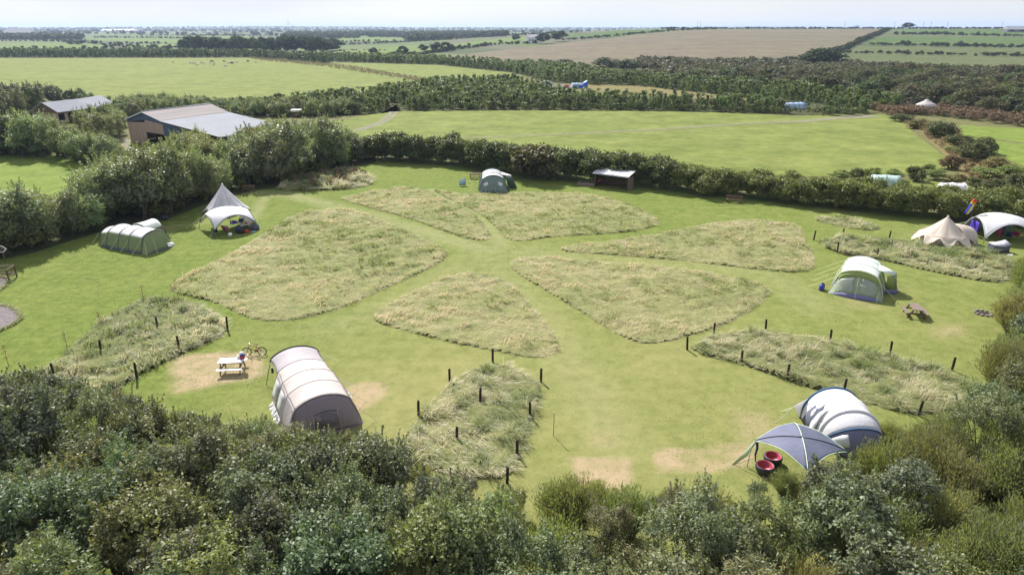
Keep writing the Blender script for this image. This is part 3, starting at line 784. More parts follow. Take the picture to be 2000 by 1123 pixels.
def thicket():
    r = np.random.default_rng(41)
    reg = [(-36, 9), (38, 9), (46, 34), (56, 58), (46, 63), (33, 50), (27, 40), (22, 32), (12, 29), (4, 28), (-4, 29), (-16, 34), (-30, 42), (-45, 46)]
    pts = scatter([Vector((*p, 0)) for p in reg], 2.2, r, True)
    pts = pts[np.argsort(-pts[:, 1])]
    n = 0
    for x, y in pts:
        px, py = proj(x, y, 0)
        if py < outline_y(px, OUT) + 4: continue
        zt = top_at(x, y, outline_y(px, OUT) + r.uniform(-7, 15))
        if zt < 0.7: continue
        wispy = (px > 770 and py < outline_y(px, OUT_B) + r.normal(60, 60)) or (px > 1350 and r.uniform() < .55)
        u = r.uniform()
        if wispy and u < 0.88:
            k = BROOM[r.integers(4)]; s = min(zt / k.h, r.uniform(.8, 1.25)); s = max(s, .3)
            plant(k, x, y, s, 'broom_shrub', 'wispy olive green broom shrub along the near edge of the lawn', 'shrub', 'wispy shrubs along the near edge of the camp', tint(r, (1, 1, 1)), r)
        elif u > 0.985 and zt > 2 and 650 < px < 1400:
            k = PINE[r.integers(2)]; s = min(zt / k.h, r.uniform(.9, 1.3))
            plant(k, x, y, s, 'young_pine', 'small dark green pine standing among the leafy thicket below the lawn', 'tree', 'young pines in the near thicket', tint(r, (1, 1, .9)), r)
        elif u < (0.28 if px < 760 else 0.42):
            k = NEARW[r.integers(3)]; s = min(zt / k.h, r.uniform(.75, 1.15)); s = max(s, .25)
            plant(k, x, y, s, 'willow', 'grey green narrow leaved willow in the thicket along the bottom of the photo', 'tree', 'willows in the near thicket', tint(r, (.98, 1.0, .95)), r)
        else:
            k = NEAR[r.integers(5)]; s = min(zt / k.h, r.uniform(.8, 1.2)); s = max(s, .25)
            c = (1.0, 1.02, 1.05) if r.uniform() < .75 else (1.25, 1.22, .9)
            plant(k, x, y, s, 'broadleaf_tree', 'leafy dark green broadleaf tree in the thicket along the bottom of the photo', 'tree', 'broadleaf trees in the near thicket', tint(r, c), r)
        n += 1
    print('thicket', n)
thicket()

# --- the woods left of the camp, and behind the farm buildings
ZONES = [
    ('willow', 'tree', 'silvery green willow in the wood edge left of the camp', 'willows along the left side of the camp', MIDW, M_willow, 2.7, 1.6, 8.5, (1.3, 1.33, 1.22),
     [(-60, 520), (60, 490), (200, 448), (330, 424), (385, 402), (490, 368), (470, 340), (380, 350), (280, 372), (150, 420), (0, 455), (-60, 470)],
     [(-60, 380), (0, 376), (40, 352), (100, 374), (150, 364), (185, 347), (215, 302), (250, 287), (300, 280), (350, 285), (400, 287), (440, 307), (480, 322), (495, 352)], .45),
    ('broadleaf_tree', 'tree', 'dark leafy tree on the corner between the bell tent and the barn', 'trees on the wood corner by the barn', MID, M_leaf, 3.0, 2, 9, (1.2, 1.25, 1.2),
     [(480, 366), (545, 360), (600, 343), (690, 323), (735, 316), (725, 292), (640, 285), (560, 290), (470, 325)],
     [(430, 295), (445, 270), (500, 247), (560, 230), (640, 230), (690, 252), (730, 287)], .35),
    ('willow', 'tree', 'yellow green willow growing against the front of the barn', 'willows in front of the barn', MIDW, M_willow, 2.8, 1.2, 7.5, (1.35, 1.32, 1.05),
     [(250, 335), (330, 338), (480, 332), (560, 310), (530, 285), (470, 290), (430, 282), (350, 292), (270, 305)],
     [(220, 318), (250, 308), (300, 294), (335, 274), (350, 252), (385, 248), (420, 260), (434, 272), (455, 264), (480, 252), (505, 242), (560, 230)], .3),
    ('broadleaf_tree', 'tree', 'tree in the clump between the far left field and the small shed', 'trees between the left field and the shed', MID, M_leaf, 3.0, 2, 8, (1.35, 1.4, 1.25),
     [(-60, 308), (100, 311), (180, 329), (215, 338), (250, 322), (215, 285), (100, 278), (-60, 280)],
     [(-60, 228), (0, 224), (60, 214), (105, 222), (120, 236), (155, 250), (180, 246), (215, 258), (235, 280), (260, 296)], .4),
    ('dark_tree', 'tree', 'dark rounded tree in the copse behind the small shed', 'dark trees behind the shed', MID, M_leaf, 5.5, 3, 8, (.62, .66, .6),
     [(-60, 243), (60, 236), (90, 215), (230, 205), (235, 196), (100, 196), (-60, 202)],
     [(-60, 152), (0, 154), (60, 157), (120, 167), (200, 180), (250, 190), (300, 196)], .1),
    ('willow', 'tree', 'grey green willow in the gap between the stable block and the barn', 'willows between the stable block and the barn', MIDW, M_willow, 3.0, 1.5, 6, (1.15, 1.2, 1.05),
     [(165, 272), (205, 285), (232, 280), (240, 246), (235, 226), (190, 230), (158, 250)],
     [(140, 236), (160, 216), (185, 205), (215, 203), (240, 212), (250, 235)], .3),
    ('young_willow', 'tree', 'low pale green willow in the belt behind the barn', 'low willows behind the barn', MIDW, M_willow, 3.3, 1.5, 4.2, (1.1, 1.15, 1.0),
     [(225, 232), (250, 236), (330, 224), (420, 226), (560, 230), (690, 226), (700, 210), (560, 203), (400, 205), (240, 205)],
     [(200, 185), (330, 180), (450, 192), (540, 188), (600, 186), (700, 190)], .15),
]
def woods():
    r = np.random.default_rng(77)
    for nm_, cat, lab, grp, kinds, m_, sp, hmin, hmax, col, reg, ol, alt in ZONES:
        pts = scatter(reg, sp, r); n = 0
        alts = {id(MIDW): MID, id(MID): MIDW}[id(kinds)]
        for x, y in pts:
            px, py = proj(x, y, 0)
            zt = min(top_at(x, y, outline_y(px, ol) + r.uniform(-3, 9)), hmax)
            if zt < 1.0: continue
            o = r.uniform() < alt
            k = (alts if o else kinds)[r.integers(4)]
            s = np.clip(zt / k.h * r.uniform(.86, 1.02), .2, 1.6)
            plant(k, x, y, s, nm_, lab, cat, grp, tint(r, col, .22, .08), r)
            n += 1
        print(nm_, n)
woods()

def mass(name, kinds, pts, smin, smax, r, m, sz=1.0, dz=0.0):
    """many plants of a far-off belt in one mesh"""
    Vs, Ts = [], []
    for x, y in pts:
        k = kinds[r.integers(len(kinds))]
        a = r.uniform(0, 6.283); s = r.uniform(smin, smax)
        c, q = math.cos(a) * s, math.sin(a) * s
        V = k.vc
        W = np.stack([V[:, 0] * c - V[:, 1] * q + x, V[:, 0] * q + V[:, 1] * c + y, V[:, 2] * s * sz + float(hgt(x, y)) + dz], 1)
        Vs.append(W); Ts.append(np.clip(k.tc * .6 + r.uniform(0, .4), 0, 1))
    return link(name, quads(name, np.concatenate(Vs), np.concatenate(Ts)), m)
def along(line, step, r, px=True, jit=0.3):
    q = [T(*p) for p in line] if px else [Vector(p) for p in line]
    out = []
    for i in range(len(q) - 1):
        L = (q[i + 1] - q[i]).length; k = max(1, int(L / step))
        for j in range(k):
            p = q[i].lerp(q[i + 1], (j + r.uniform(-.3, .3)) / k); out.append((p.x + r.normal(0, jit), p.y + r.normal(0, jit)))
    return out

# --- the hedge behind the camp
def floor_cover():
    r = np.random.default_rng(61)
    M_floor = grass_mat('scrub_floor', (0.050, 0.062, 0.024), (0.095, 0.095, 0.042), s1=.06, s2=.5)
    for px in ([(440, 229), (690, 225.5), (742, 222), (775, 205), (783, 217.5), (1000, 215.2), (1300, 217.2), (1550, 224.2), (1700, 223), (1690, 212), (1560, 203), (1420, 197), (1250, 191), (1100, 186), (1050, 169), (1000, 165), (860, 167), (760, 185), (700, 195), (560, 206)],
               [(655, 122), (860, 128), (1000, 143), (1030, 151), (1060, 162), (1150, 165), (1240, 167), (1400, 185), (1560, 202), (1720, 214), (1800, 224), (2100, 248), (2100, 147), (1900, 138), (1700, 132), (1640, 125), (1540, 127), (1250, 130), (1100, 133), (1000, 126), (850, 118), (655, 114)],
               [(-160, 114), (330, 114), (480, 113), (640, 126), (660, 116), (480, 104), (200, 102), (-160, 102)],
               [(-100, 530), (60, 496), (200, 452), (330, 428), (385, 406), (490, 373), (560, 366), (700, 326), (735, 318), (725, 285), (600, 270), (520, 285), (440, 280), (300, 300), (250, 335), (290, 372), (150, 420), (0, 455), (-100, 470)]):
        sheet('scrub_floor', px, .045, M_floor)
    wood = [(-60, 522), (60, 491), (200, 449), (330, 425), (385, 403), (490, 369), (560, 362), (700, 323), (733, 316), (725, 290), (640, 285), (470, 300), (300, 315), (250, 335), (270, 372), (150, 420), (0, 455), (-60, 470)]
    o = mass('undergrowth', HEDL, scatter(wood, 1.9, r), .35, .85, r, M_hedge); o.color = (1.25, 1.15, .95, 1); tag(o, 'dense bramble and nettle undergrowth beneath the willows left of the camp', 'undergrowth', None, 'stuff')
    o = mass('undergrowth', HEDL, scatter([(-60, 306), (100, 310), (180, 328), (230, 340), (262, 328), (215, 285), (100, 278), (-60, 280)], 2.2, r), .35, .8, r, M_hedge); tag(o, 'undergrowth beneath the trees between the left field and the shed', 'undergrowth', None, 'stuff')
    o = mass('weeds', HEDL, scatter([(560, 362), (600, 345), (650, 336), (700, 337), (722, 350), (690, 364), (600, 369)], 1.5, r), .16, .42, r, M_bracken, 1.1); o.color = (1.0, 1.05, .95, 1); tag(o, 'reddish brown docks and weeds on the island in front of the willows', 'weeds', None, 'stuff')
    o = mass('undergrowth', HEDL, scatter([(200, 228), (250, 238), (330, 226), (420, 228), (560, 232), (690, 228), (700, 208), (560, 201), (400, 203), (240, 203)], 2.6, r), .4, .8, r, M_hedge); o.color = (1.2, 1.3, 1.0, 1); tag(o, 'rough undergrowth beneath the low willows behind the barn', 'undergrowth', None, 'stuff')
# --- the hedge
M_bracken = foliage_mat('dead_bracken', (0.14, 0.09, 0.06), (0.26, 0.19, 0.13), 0.7, 0.2, 0.15)
floor_cover()
def hedges():
    r = np.random.default_rng(88)
    base = [(715, 312), (760, 314), (900, 324), (1000, 342), (1110, 352), (1250, 364), (1330, 374)]
    pts = along(base, 1.1, r, jit=.35) + along(offset_line(base, 12), 1.3, r, jit=.5)
    # second row further back keeps the top broad
    q = [T(*p) for p in base]
    back = [(p.x + .6, p.y + 2.6, 0) for p in q]
    pts += along(back, 1.2, r, False, .4)
    h = mass('hedge', HED, pts, .95, 1.45, r, M_hedge); tag(h, 'long dark clipped hedge behind the grey tent and wooden shelter', 'hedge')
    base2 = [(1330, 374), (1430, 386), (1520, 396), (1700, 415), (1820, 428), (1900, 436), (2010, 448), (2150, 465)]
    q = [T(*p) for p in base2]
    pts = along(base2, 1.0, r, jit=.35) + along([(p.x + .9, p.y + 1.7, 0) for p in q], 1.0, r, False, .4) + along([(p.x + 1.4, p.y + 3.0, 0) for p in q], 1.1, r, False, .4)
    h = mass('hedge', HED, pts, .85, 1.15, r, M_hedge); h.color = (1.5, 1.4, 1.25, 1)
    tag(h, 'shaggy mixed hedge behind the cream bell tent', 'hedge')
hedges()
def bush(px, py, wpx, hpx, name, label, kinds, col, group=None, cat='shrub', sz=None, parts=True):
    r = np.random.default_rng(int(px * 7 + py))
    p = T(px, py); dep = p.y * CP - (p.z - CAMH) * SP
    k = kinds[r.integers(len(kinds))]
    s = wpx / 2 / F * dep / (k.rad * 1.05)
    ht = top_at(p.x, p.y, py - hpx) - p.z
    return plant(k, p.x, p.y, s, name, label, cat, group, col, r, p.z, ht / k.h / s, parts)
bush(1050, 350, 118, 68, 'hawthorn_bush', 'big round brownish hawthorn bush beside the grey tent', [SCR[0]], (1.15, 1.05, .85))
bush(1375, 384, 60, 46, 'light_bush', 'yellow green bush growing out of the dark hedge behind the low bench', MIDW, (.95, .95, .5))
for i, (x, y, w, h_) in enumerate([(580, 345, 24, 30), (617, 340, 15, 20), (655, 352, 14, 22), (668, 350, 12, 18)]):
    bush(x, y, w, h_, 'pine_seedling', ['pale young pine standing at the back of the weedy island', 'bright yellow green seedling behind the weedy island', 'thin green seedling in the middle of the weedy island', 'low grey green seedling right of the thin seedling on the weedy island'][i], PINE, [(1.5, 1.6, 1.3), (2.4, 2.2, .9), (1.8, 1.7, 1.0), (1.5, 1.4, 1.1)][i], cat='tree')
# rough bank with gorse and thorn running right of the big field
BANK = [(1760, 238, 40, 14, 1), (1800, 252, 60, 18, 0), (1835, 268, 64, 30, 1), (1872, 290, 60, 26, 1), (1900, 315, 60, 34, 1), (1925, 300, 50, 30, 1), (1945, 335, 60, 26, 0), (1930, 350, 70, 22, 2), (1975, 345, 60, 26, 2), (1990, 370, 50, 30, 1),
        (1855, 331, 46, 26, 3), (1672, 352, 34, 22, 1), (1705, 352, 40, 24, 2), (1740, 352, 46, 22, 2), (1785, 353, 46, 28, 1), (1830, 352, 46, 22, 2), (1870, 357, 44, 16, 0), (1905, 366, 46, 18, 1), (1640, 350, 44, 18, 2), (1940, 375, 46, 24, 1), (1860, 300, 30, 14, 2), (1965, 395, 50, 34, 1), (1998, 405, 40, 40, 1), (1810, 340, 30, 20, 2)]
BCOL = [((1.9, 1.65, 1.2), 'straw coloured gorse clump'), ((.95, 1.1, .75), 'dark green thorn bush'), ((1.5, 1.6, 1.0), 'grey green bramble bush'), ((1.4, .95, .95), 'purplish brown dead gorse heap')]
for x, y, w, h_, c in BANK:
    bush(x, y, w, h_, ['gorse', 'thorn_bush', 'bramble_bush', 'brush_heap'][c], BCOL[c][1] + [' on the bank right of the big field', ' on the bank right of the big field', ' along the bank between the big field and the mint tent', ' at the near right corner of the big field'][c], SCR if c != 2 else HED, BCOL[c][0], ['straw coloured gorse on the bank', 'thorn bushes on the bank', 'brambles on the bank', None][c], 'shrub', parts=False)
def bracken():
    r = np.random.default_rng(5)
    reg = [(1740, 232), (1800, 226), (1900, 236), (2060, 256), (2060, 240), (1900, 222), (1800, 212), (1700, 216)]
    o = mass('bracken', HEDL, scatter(reg, 1.9, r), .5, .95, r, M_bracken, .8); tag(o, 'brown dying bracken below the yurt', 'bracken', None, 'stuff')
    reg = [(1765, 236), (1800, 262), (1850, 300), (1890, 345), (1960, 380), (1990, 360), (1930, 300), (1870, 262), (1800, 238)]
    o = mass('dead_grass', HEDL, scatter(reg, 1.8, r), .25, .5, r, M_bracken, .7); o.color = (1.3, 1.35, 1.05, 1); tag(o, 'straw dead grass on the bank right of the big field', 'dead grass', None, 'stuff')
    reg = [(480, 113), (540, 115), (680, 130), (820, 153), (880, 163), (860, 167), (800, 158), (640, 132), (500, 118)]
    o = mass('dead_grass', HEDL, scatter(reg, 2.6, r), .25, .45, r, M_bracken, .8); o.color = (1.55, 1.85, 1.6, 1); tag(o, 'brown strip of dead grass between the sheep field and the next field', 'dead grass', None, 'stuff')
bracken()

# --- the young plantation beyond the big field and the thorn scrub on the right
def belts():
    r = np.random.default_rng(99)
    low = [(470, 226), (690, 224), (780, 216), (1000, 214), (1300, 216), (1550, 223), (1650, 226), (1700, 222), (1690, 216), (1560, 213), (1420, 208), (1250, 204), (1150, 198), (1090, 190), (1045, 176), (1000, 166), (860, 168), (760, 186), (700, 196), (560, 208)]
    up = [(655, 121), (860, 127), (1000, 142), (1030, 150), (1060, 160), (1150, 166), (1240, 168), (1400, 186), (1560, 202), (1700, 216), (1760, 220), (1720, 205), (1500, 178), (1300, 162), (1190, 150), (1120, 138), (1000, 131), (850, 120), (655, 114)]
    track = [(745, 235), (785, 235), (780, 205), (765, 205)]
    tw = [P(*p) for p in track]
    pts = scatter(low, 2.15, r); pts = pts[~in_poly(pts[:, 0], pts[:, 1], tw)]
    for q in ([(1525, 214), (1605, 214), (1605, 226), (1525, 226)], [(1050, 166), (1150, 166), (1150, 181), (1050, 181)]): pts = pts[~in_poly(pts[:, 0], pts[:, 1], [P(*p) for p in q])]
    pts = pts[np.argsort(pts[:, 1])]
    near, rest = pts[:285], pts[285:]
    for i, (x, y) in enumerate(near):
        k = SAP[r.integers(4)]
        plant(k, x, y, r.uniform(.55, 1.25), 'young_tree', 'small green sapling along the near edge of the plantation beyond the big field', 'tree', 'saplings at the near edge of the plantation', tint(r, (1.0, 1.02, .95), .3, .12), r, parts=False)
    o = mass('plantation', SAPL, rest, .55, 1.35, r, M_sap); tag(o, 'dense belt of green saplings between the big field and the sheep field', 'plantation', None, 'stuff')
    o = mass('undergrowth', HEDL, along([(470, 228), (690, 225), (745, 221)], 1.5, r) + along([(785, 217), (1000, 214.5), (1300, 216.5), (1550, 223.5), (1650, 227), (1690, 223)], 1.4, r), .45, .8, r, M_hedge)
    tag(o, 'dark low undergrowth along the far side of the big field', 'undergrowth', None, 'stuff')
    pts = scatter(up, 2.5, r)
    o = mass('plantation', SAPL, pts, .55, 1.5, r, M_sap); o.color = (.95, .98, .92, 1); tag(o, 'dark green belt of saplings behind the blue tent', 'plantation', None, 'stuff')
    scrub = [(1190, 146), (1300, 160), (1500, 176), (1720, 203), (1800, 222), (1900, 222), (2080, 246), (2080, 150), (1900, 142), (1700, 134), (1640, 128), (1560, 126), (1400, 124), (1250, 122)]
    clear = [P(*p) for p in [(1190, 131), (1290, 137), (1300, 151), (1200, 149)]]
    yurt = [P(*p) for p in [(1775, 225), (1840, 225), (1840, 205), (1775, 205)]]
    pts = scatter(scrub, 6.3, r); pts = pts[~in_poly(pts[:, 0], pts[:, 1], clear) & ~in_poly(pts[:, 0], pts[:, 1], yurt)]
    pts = pts[np.argsort(pts[:, 1])]
    for i, (x, y) in enumerate(pts[:290]):
        c = (1.0, 1.0, .92) if r.uniform() < .5 else (.85, 1.05, .75)
        plant(SCR[r.integers(4)], x, y, r.uniform(.6, 1.5), 'thorn_bush', 'brownish green rounded thorn bush in the scrub below the stubble field', 'shrub', 'thorn bushes in the scrub', tint(r, c, .25, .12), r, sz=r.uniform(.7, 1.0), parts=False)
    if len(pts) > 290:
        o = mass('scrub', SCRL, pts[290:], .75, 1.25, r, M_scrub, .8); tag(o, 'brown thorn scrub along the foot of the stubble field', 'scrub', None, 'stuff')
    print('sap', len(near), len(rest), 'scrub', len(pts))
    # belt of dark young trees beyond the sheep field
    o = mass('plantation', SAPL, scatter([(-160, 113), (330, 113), (480, 112.5), (640, 125), (655, 119), (480, 108.5), (200, 107.5), (-160, 107.5)], 3.4, r), .9, 1.7, r, M_sap); o.color = (.62, .7, .62, 1)
    tag(o, 'dark belt of young trees along the far side of the sheep field', 'plantation', None, 'stuff')
belts()
for x, y, w, h_ in [(1185, 132, 60, 18), (1225, 138, 50, 20), (1100, 130, 46, 14), (1070, 130, 40, 12), (1540, 128, 40, 18)]:
    bush(x, y, w, h_, 'thorn_bush', 'dark rounded thorn bush against the bottom edge of the stubble field', SCR, (.7, .85, .62), 'thorn bushes below the stubble field', parts=False)
bush(1605, 131, 84, 36, 'dark_tree', 'large dark round tree between the stubble field and the green hill fields', FARK, (.72, .85, .62), cat='tree', parts=False)
for x, y, w, h_ in [(1740, 150, 60, 26), (1775, 156, 70, 30), (1835, 160, 70, 28), (1960, 158, 80, 32), (1985, 150, 50, 22)]:
    bush(x, y, w, h_, 'scrub_tree', 'domed brown thorn tree in front of the lowest green hill field', SCR, (1.0, .88, .85), 'thorn trees below the hill fields', 'tree', parts=False)

# --- trees in the distance
def far_trees():
    r = np.random.default_rng(123)
    for i in range(34):
        x = 352 + 305 * (i + r.uniform(-.3, .3)) / 33; y = r.uniform(99, 105.5)
        h_ = np.interp(x, [343, 380, 440, 500, 560, 620, 664], [26, 38, 37, 32, 38, 38, 28]) * r.uniform(.8, 1.08) - (105.5 - y)
        bush(x, y, r.uniform(22, 40), h_, 'far_tree', 'rounded dark tree in the wood beyond the sheep field', FARK, tint(r, (.85, .95, .8), .25, .1), 'trees of the wood beyond the sheep field', 'tree', parts=False)
    LONE = [(730, 110, 18, 16), (786, 109, 26, 20), (776, 111, 20, 12), (826, 102, 22, 15), (850, 102, 24, 20), (870, 101, 26, 20), (884, 100, 16, 14), (898, 95, 8, 8), (916, 92, 10, 8), (940, 92, 10, 6), (948, 89, 9, 7), (978, 84, 10, 6)]
    for x, y, w, h_ in LONE:
        bush(x, y, w, h_, 'field_tree', 'round tree on the hedge line left of the stubble field', FARK, tint(r, (.8, .92, .72), .2), 'trees on the hedge line left of the stubble field', 'tree', parts=False)
    for j, (x, y, w, h_) in enumerate([(1008, 81, 17, 13), (1062, 86, 30, 21), (1091, 82, 32, 22)]):
        bush(x, y, w, h_, 'farm_tree', ['small tree just left of the white farmhouse', 'dark tree just right of the white farmhouse', 'large round tree furthest right of the white farmhouse'][j], FARK, (.75, .9, .72), None, 'tree', parts=False)
    for j, (x, y, w, h_, s) in enumerate([(1773, 57, 24, 12, 1), (1674, 55.5, 12, 6, 0)]):
        bush(x, y, w, h_, 'skyline_tree', ['small round tree on the skyline at the top of the stubble field', 'broad dark tree on the skyline at the top corner of the green fields'][s], FARK, (.6, .7, .55), None, 'tree', parts=False)
    for x, y, w, h_ in [(140, 88, 18, 9), (155, 88, 26, 10), (182, 87, 20, 8), (128, 84, 12, 6), (320, 99, 14, 8), (538, 103, 24, 12)]:
        bush(x, y, w, h_, 'field_tree', 'dark tree among the green fields far left', FARK, (.7, .8, .7), 'trees among the far left fields', 'tree', parts=False)
    HL = [('hedgerow climbing the hill right of the stubble field', [(1560, 124), (1600, 112), (1640, 101), (1680, 83), (1710, 70), (1735, 59)], 3.2, .75, 1.1), 
          ('hedgerow between the lowest and second green hill fields', [(1650, 105), (1720, 106), (1800, 108), (1893, 109.5)], 3.2, .55, .85), ('hedgerow below the second green hill field on the far right', [(1908, 110), (2000, 111), (2150, 113)], 3.2, .55, .85),
          ('hedgerow below the third green hill field', [(1705, 89.5), (1800, 90.5), (1900, 93), (2150, 97)], 3.2, .6, 1.2), ('hedgerow below the topmost green hill field', [(1750, 68.5), (1800, 69), (1880, 70), (1960, 72), (2150, 75)], 3.6, .6, 1.2),
          ('hedgerow along the skyline above the stubble field', None, 4.5, .45, .85),
          ('hedgerow up the left edge of the stubble field', [(740, 112), (830, 107), (890, 98), (960, 89), (1000, 87), (1055, 86)], 3.5, .5, .9), ('hedgerow beyond the farmhouse above the stubble field', [(1100, 80), (1180, 74), (1310, 61.5), (1400, 58)], 4.5, .5, .9),
          ('hedgerow on the far side of the bright field beyond the wood', [(660, 89), (780, 84), (900, 77), (1000, 70), (1100, 66)], 5.0, .5, .9), ('thin hedgerow across the bright field beyond the wood', [(665, 100), (720, 99), (760, 99.5)], 4.0, .3, .5),
          ('hedgerow right of the far wood', [(640, 112), (700, 114), (770, 113), (830, 108)], 3.2, .5, .9)]
    for lab, ln, st, a, b in HL:
        o = mass('hedgerow', SCRL, along([(205, 985, 0), (420, 985, 0), (620, 985, 0), (900, 985, 0)], 2.0, r, False, 1.0) if ln is None else along(ln, st, r, jit=1.0), a * .8, b * .95, r, M_fars, .9); o.color = (.75, .82, .68, 1); tag(o, lab, 'hedgerow', 'far hedgerows')
    fl = []
    for ln in [[(-120, 83), (60, 82), (185, 84)], [(190, 87), (330, 87.5)], [(185, 75), (350, 76.5), (420, 79)], [(350, 71), (560, 72)], [(200, 91), (345, 97)], [(-120, 99), (200, 98), (340, 99)], [(280, 71), (560, 70)], [(560, 66), (700, 70), (800, 74)], [(660, 84), (780, 82.5)], [(395, 65.5), (640, 64)]]:
        fl += along(ln, 5.5, r, jit=1.2)
    o = mass('far_hedges', FARL, fl, .22, .42, r, M_fars); tag(o, 'dark hedge lines between the fields far left', 'hedges', None, 'stuff')
    fw = []
    for reg, sp in [([(-150, 81), (60, 79), (160, 80), (160, 75), (0, 74), (-150, 75)], 11), ([(560, 78), (700, 76), (700, 69), (560, 70)], 13), ([(720, 74), (830, 74), (990, 72), (990, 67), (850, 67), (720, 68)], 12), ([(650, 73), (760, 70), (760, 66), (650, 67)], 18), ([(800, 82), (900, 77), (850, 77), (790, 78)], 9)]:
        w = [T(*p) for p in reg]; fw += [tuple(q) for q in scatter([(p.x, p.y, 0) for p in w], sp, r, True)]
    for ln, st in [([(330, 61), (480, 58.5), (620, 59.5)], 16), ([(-150, 66), (60, 64), (250, 64)], 18), ([(640, 62), (760, 60.5), (1000, 61), (1150, 62)], 20), ([(430, 63), (700, 63)], 16), ([(-150, 61), (330, 60.5)], 30)]:
        fw += along(ln, st, r, jit=16)
    for Y0, x0, x1, st in [(4650, -5200, 1300, 9), (4200, -4400, 900, 12), (3700, -4000, -600, 11), (3200, -3100, 500, 12), (2750, -2700, -900, 11), (2350, -900, 600, 11), (1950, -1900, -900, 9), (1600, -800, 150, 10)]:
        fw += along([(x0, Y0, 0), ((x0 + x1) / 2, Y0 + 90, 0), (x1, Y0 - 60, 0)], st, r, False, 14)
    o = mass('far_woods', FARL, fw, .55, 1.25, r, M_fars, .75); tag(o, 'far woods merging into one dark band under the skyline', 'woods', None, 'stuff')
    print('far', len(fl), len(fw))
far_trees()

# ------------------------------------------------------------------ cloth and camp materials
K = {
    'taupe': cloth_mat('taupe_canvas', (0.56, 0.495, 0.475), .16), 'taupe_side': cloth_mat('taupe_side_cloth', (0.52, 0.47, 0.48), .2), 'taupe_shadowed': cloth_mat('shadowed_taupe_cloth', (0.25, 0.205, 0.225), .14),
    'taupe_shade': cloth_mat('deep_taupe_cloth', (0.15, 0.125, 0.14), .08), 'awning': cloth_mat('grey_lilac_cloth', (0.46, 0.42, 0.45), .22), 'white': cloth_mat('white_cloth', (0.84, 0.83, 0.85), .3), 'bellwhite': cloth_mat('white_bell_canvas', (0.85, 0.83, 0.87), .5), 'cream': cloth_mat('cream_canvas', (0.74, 0.66, 0.58), .38),
    'greywhite': cloth_mat('pale_grey_cloth', (0.66, 0.66, 0.70), .25), 'blue': cloth_mat('blue_trim_cloth', (0.035, 0.11, 0.24), .1), 'greyblue': cloth_mat('grey_blue_cloth', (0.165, 0.175, 0.255), .14),
    'slate': cloth_mat('slate_cloth', (0.10, 0.112, 0.165), .10), 'lime': cloth_mat('lime_green_cloth', (0.40, 0.48, 0.17), .42), 'limewhite': cloth_mat('white_green_cloth', (0.74, 0.80, 0.75), .2),
    'limepale': cloth_mat('pale_green_mesh', (0.42, 0.50, 0.33), .35), 'navy': cloth_mat('navy_mud_cloth', (0.18, 0.18, 0.34), .08), 'green': cloth_mat('olive_green_cloth', (0.36, 0.43, 0.22), .48),
    'greyskirt': cloth_mat('grey_mud_cloth', (0.11, 0.12, 0.17), .05), 'greygreen': cloth_mat('grey_green_cloth', (0.22, 0.285, 0.27), .3), 'darkgreen': cloth_mat('dark_green_cloth', (0.05, 0.08, 0.07), .15),
    'mint': cloth_mat('mint_cloth', (0.50, 0.64, 0.60), .25), 'purple': cloth_mat('purple_cloth', (0.10, 0.05, 0.50), .35), 'pink': cloth_mat('pink_cloth', (0.65, 0.05, 0.22), .25), 'red': cloth_mat('red_cloth', (0.50, 0.06, 0.04), .2),
    'deepblue': cloth_mat('bright_blue_cloth', (0.03, 0.14, 0.58), .25), 'skyblue': cloth_mat('pale_blue_cloth', (0.45, 0.58, 0.75), .25), 'black': cloth_mat('black_cloth', (0.025, 0.026, 0.03), .05), 'indigo': cloth_mat('dark_blue_cloth', (0.03, 0.04, 0.12), .1),
    'yellow': cloth_mat('yellow_cloth', (0.62, 0.48, 0.06), .3), 'orange': cloth_mat('orange_cloth', (0.65, 0.16, 0.03), .3), 'rainblue': cloth_mat('rainbow_blue_cloth', (0.04, 0.07, 0.6), .3),
    'clear': plain_mat('window_film', (0.50, 0.51, 0.53), 0.25, 0.6, var=.1), 'tintfilm': plain_mat('tinted_window_film', (0.27, 0.31, 0.25), 0.45, 0.4, var=.1),
    'pole': plain_mat('grey_tent_pole', (0.10, 0.11, 0.13), .5, .4), 'palepole': plain_mat('green_white_pole', (0.50, 0.62, 0.45), .5, .4), 'rope': plain_mat('pale_guy_rope', (0.62, 0.66, 0.40), .8, .1), 'ropewhite': plain_mat('white_guy_rope', (0.7, 0.7, 0.66), .8, .1),
    'wood': plain_mat('weathered_wood', (0.20, 0.155, 0.13), .85, .15, var=.3, scale=4, bmp=.4, grain=(1, 8, 8)), 'darkwood': plain_mat('dark_post_wood', (0.045, 0.034, 0.026), .9, .15, var=.4, scale=6, bmp=.5, grain=(6, 6, 1)),
    'whitepaint': plain_mat('white_painted_board', (0.80, 0.79, 0.80), .55, .3, var=.05), 'brownpaint': plain_mat('brown_timber', (0.12, 0.075, 0.05), .8, .2, var=.25, scale=5),
    'rubber': plain_mat('black_rubber', (0.02, 0.02, 0.022), .6, .3), 'steel': plain_mat('bright_metal', (0.55, 0.56, 0.58), .35, .5, .9), 'redpaint': plain_mat('red_frame_paint', (0.34, 0.04, 0.05), .4, .5), 'plasticwhite': plain_mat('white_plastic', (0.8, 0.8, 0.8), .4, .4, var=.04),
    'plasticblue': plain_mat('blue_plastic', (0.03, 0.05, 0.40), .4, .4, var=.08), 'plasticred': plain_mat('red_plastic', (0.36, 0.05, 0.075), .45, .4, var=.08), 'plasticdark': plain_mat('dark_plastic', (0.035, 0.035, 0.05), .5, .4), 'greybox': plain_mat('grey_cover', (0.40, 0.40, 0.45), .6, .3, var=.1),
    'stone': plain_mat('grey_stone', (0.24, 0.21, 0.18), .9, .2, var=.35, scale=4, bmp=.5), 'ash': plain_mat('ash', (0.05, 0.045, 0.04), .95, .1),
}
